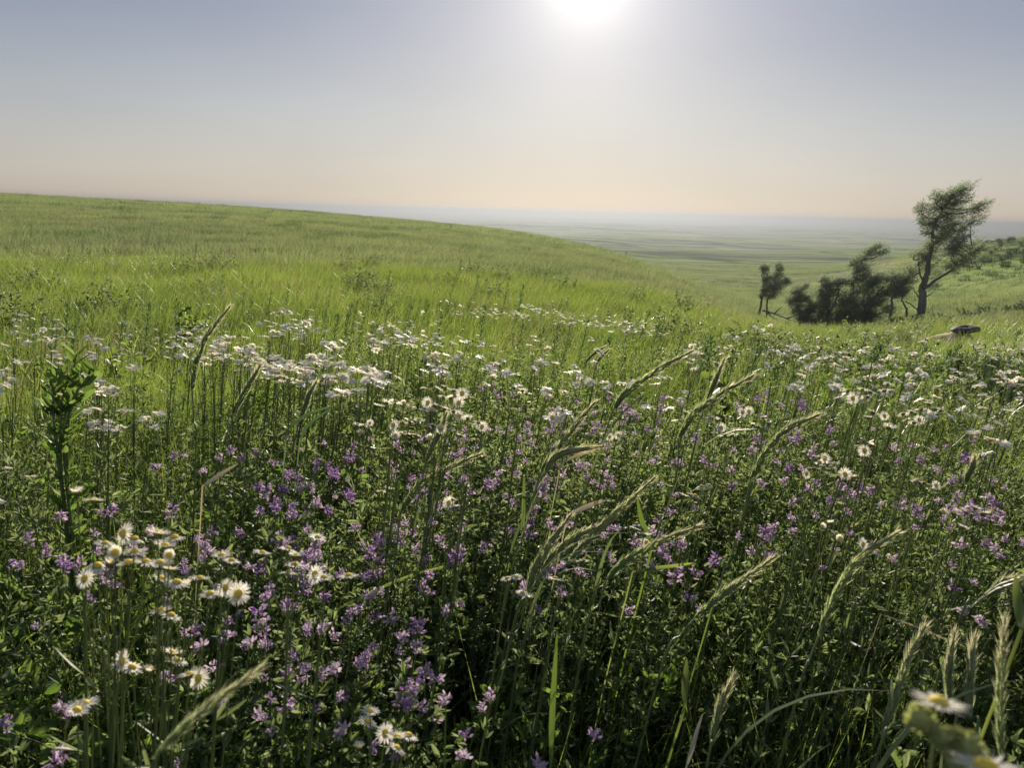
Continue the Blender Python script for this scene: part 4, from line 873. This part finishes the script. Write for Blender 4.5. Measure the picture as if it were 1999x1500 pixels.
FT = """690,592 700,610 785,600 800,625 640,600 650,620 615,560 720,640 730,600 675,600 745,610 830,590 860,605 945,600 1010,640 1050,630 1090,640 1110,632 1140,630 1095,655 1085,650
1200,660 1215,655 1320,645 1350,650 1270,640 1380,665 1395,672 1060,705 1370,660 1465,660 1475,650 1470,700 1455,720 1560,720 1700,740 1560,655 1690,640 1780,665 1860,660 1835,650
1820,640 1930,645 1960,650 1990,640 350,600 340,640 285,600 270,560 245,600 230,640 130,600 145,590 140,640 100,630 60,610 160,470 175,475 30,450 215,550 200,560 290,440 330,420
560,560 520,570 480,590 475,575 880,560 930,540 990,545 1020,560 1250,600 1230,610 380,480 340,490 210,415 60,412 45,470 130,480 900,500 760,530 700,525 430,540 640,560"""
for s in FT.split():
    u, v = map(int, s.split(',')); t = below(u, v)
    d = (.55 if v > 640 else .62 if v > 590 else .70)/t; d = min(d, 22); forb(u, v, d)
st, fo = MB(), MB()
bc = at(150, 690, 1.35); bz = Hz(bc.x, bc.y)
r2 = empty('leafy_plant', (bc.x-.03, bc.y, bz)); tag(r2, 'tall dark leafy plant in shadow against the bright grass, left of the white flowers', 'plant', GB)
bpy.context.view_layer.update()
for (u0, v0, u1, v1) in ((150, 690, 118, 900), (190, 720, 130, 880), (120, 720, 110, 880), (160, 770, 125, 900), (100, 800, 115, 900)):
    tp = np.array(at(u0, v0, 1.35)); lo = np.array(at(u1, v1, 1.32)); g = np.array([bc.x-.03+random.uniform(-.02, .02), bc.y, bz]); P = spline([g, lo, tp], 14); tube(st, P, np.linspace(.003, .001, 14), 4)
    n = 34; q = np.sort(rng.uniform(.3, 1, n))*13; i_ = np.minimum(q.astype(int), 12); pos = P[i_]+(P[i_+1]-P[i_])*(q-i_)[:, None]
    a = np.arange(n)*2.4; leaves(fo, pos, np.stack([np.cos(a)+.3, np.sin(a), np.full(n, .9)], 1), rng.uniform(.020, .036, n), rng.uniform(.006, .011, n))
obj('stem', st, M['stem'], r2); obj('foliage', fo, M['herb_dark'], r2)
# fresh yellow green broad-leaved plants
def broadleaf(u, v, d, label):
    c = athz(u, v, d); gz = Hz(c.x, c.y); root = empty('broadleaf_plant', (c.x, c.y, gz)); root.matrix_world = Matrix.Translation((c.x, c.y, gz)); tag(root, label, 'plant')
    st, fo = MB(), MB()
    for k in range(5):
        tp = np.array([c.x+random.gauss(0, .06), c.y+random.gauss(0, .06), c.z-random.uniform(0, .12)]); P = spline([(c.x, c.y, gz), (tp*.5+np.array([c.x, c.y, gz])*.5), tp], 9); tube(st, P, np.linspace(.003, .0012, 9), 4)
        n = 22; q = rng.uniform(.3, 1, n)*8; i_ = np.minimum(q.astype(int), 7); leaves(fo, P[i_], rng.normal(0, 1, (n, 3))+np.array([.3, 0, .5]), rng.uniform(.03, .055, n), rng.uniform(.02, .032, n))
    obj('stem', st, M['stem'], root); obj('foliage', fo, M['grass'], root)
broadleaf(245, 645, 3.4, 'fresh green broad-leaved plant catching the light among far white flowers')
broadleaf(350, 575, 5.2, 'small bright green leafy plant alone in the far grass, above the white flowers')
broadleaf(1430, 690, 2.6, 'green leafy plant standing right of the tallest seed head tip')
# dark oval flower heads on thin stalks
def cone(u, v, d, label):
    c = np.array(at(u, v, d)); gx = c[0]-.05; gz = Hz(gx, c[1]); root = empty('coneflower', (gx, c[1], gz)); root.matrix_world = Matrix.Translation((gx, c[1], gz)); tag(root, label, 'wildflower')
    st, hd = MB(), MB(); tube(st, spline([(gx, c[1], gz), (c[0]-.02, c[1], gz*.45+c[2]*.55), tuple(c)], 12), .0013, 4); obj('stem', st, M['stem'], root)
    n = 150; q = rng.random(n); a = rng.random(n)*6.283; rr_ = .0055*np.sin(np.clip(q*.9+.08, 0, 1)*math.pi)**.5
    p = c+np.stack([np.cos(a)*rr_*.8+q*.008, np.sin(a)*rr_*.8, q*.028], 1); leaves(hd, p, np.stack([np.cos(a)+.2, np.sin(a), np.full(n, .8)], 1), .005, .0022)
    obj('flower_head', hd, M['dark_leaf'], root)
cone(1703, 705, 1.5, 'dark oval flower head on a thin stalk above the white flower clump')
cone(1506, 745, 1.5, 'dark oval flower head standing left of the feathery seed head')

# ------------------------------------------------------------------ labels that single each repeat out, by what it stands near
ZX = [(0, 250, 'at the far left'), (250, 480, 'left of centre'), (480, 700, 'by the dark blades'), (700, 960, 'near the white clump'), (960, 1200, 'at the centre'),
      (1200, 1420, 'around the bent seed heads'), (1420, 1600, 'below the lone forked tree'), (1600, 1770, 'below the thicket'), (1770, 2000, 'below the tallest tree')]
ORD = ['leftmost', 'second', 'third', 'fourth', 'fifth', 'sixth', 'seventh', 'eighth', 'ninth', 'tenth', 'eleventh', 'twelfth', 'thirteenth', 'fourteenth', 'fifteenth', 'sixteenth']
def label_all(items, noun, rows):
    cells = {}
    for it in items:
        if it[0].get('label'): continue
        p = pix(it[1]); zx = next((z for z in ZX if z[0] <= p[0] < z[1]), ZX[0] if p[0] < 0 else ZX[-1]); rw = next((r for r in rows if p[1] < r[0]), rows[-1])
        cells.setdefault((rw[1], zx[2]), []).append((p[0], it))
    for (rw, zx), lst in cells.items():
        lst.sort(key=lambda q: q[0])
        for k, (_, it) in enumerate(lst):
            o_ = '' if len(lst) == 1 else (ORD[k]+(' ' if k == 0 else ' from left ') if k < 16 else 'later ')
            it[0]['label'] = (o_+noun+' '+rw+' '+zx).strip()
label_all(FLEA, 'white fleabane', [(640, 'highest up'), (668, 'in the far row'), (692, 'in the next row'), (715, 'in the middle row'), (750, 'in the nearer row'), (800, 'above the purple flowers'),
          (880, 'at the edge of the purple'), (1010, 'amid the purple'), (1120, 'low in front'), (1250, 'in the shaded front'), (9999, 'near the bottom edge')])
label_all(VET, 'purple vetch', [(780, 'highest up'), (830, 'in the far row'), (870, 'in the next row'), (900, 'a little nearer'), (930, 'in the thick patch'), (960, 'in mid patch'), (990, 'in the nearer patch'),
          (1030, 'in the near patch'), (1080, 'in the low patch'), (1150, 'in the shade'), (1250, 'in deep shade'), (9999, 'near the bottom edge')])
label_all(FORB, 'dark leafy plant', [(480, 'high on the slope'), (570, 'on the upper slope'), (600, 'on the slope'), (630, 'behind the flowers'), (655, 'just behind the flowers'), (9999, 'among the flowers')])

# ------------------------------------------------------------------ air
hz = MB(); x0, x1, y0, y1, z0, z1 = -31000, 31000, -31000, 31000, -75, 7.5
hz.add([(x0, y0, z0), (x1, y0, z0), (x1, y1, z0), (x0, y1, z0), (x0, y0, z1), (x1, y0, z1), (x1, y1, z1), (x0, y1, z1)],
       [[0, 3, 2, 1], [4, 5, 6, 7], [0, 1, 5, 4], [1, 2, 6, 5], [2, 3, 7, 6], [3, 0, 4, 7]])
hm, t = new_mat('air'); out = N(t, 'ShaderNodeOutputMaterial'); pv = N(t, 'ShaderNodeVolumePrincipled')
pv.inputs['Color'].default_value = (.158, .172, .195, 1); pv.inputs['Density'].default_value = .0006; pv.inputs['Anisotropy'].default_value = .58
t.links.new(pv.outputs[0], out.inputs['Volume'])
tag(obj('haze', hz, hm), kind='stuff')
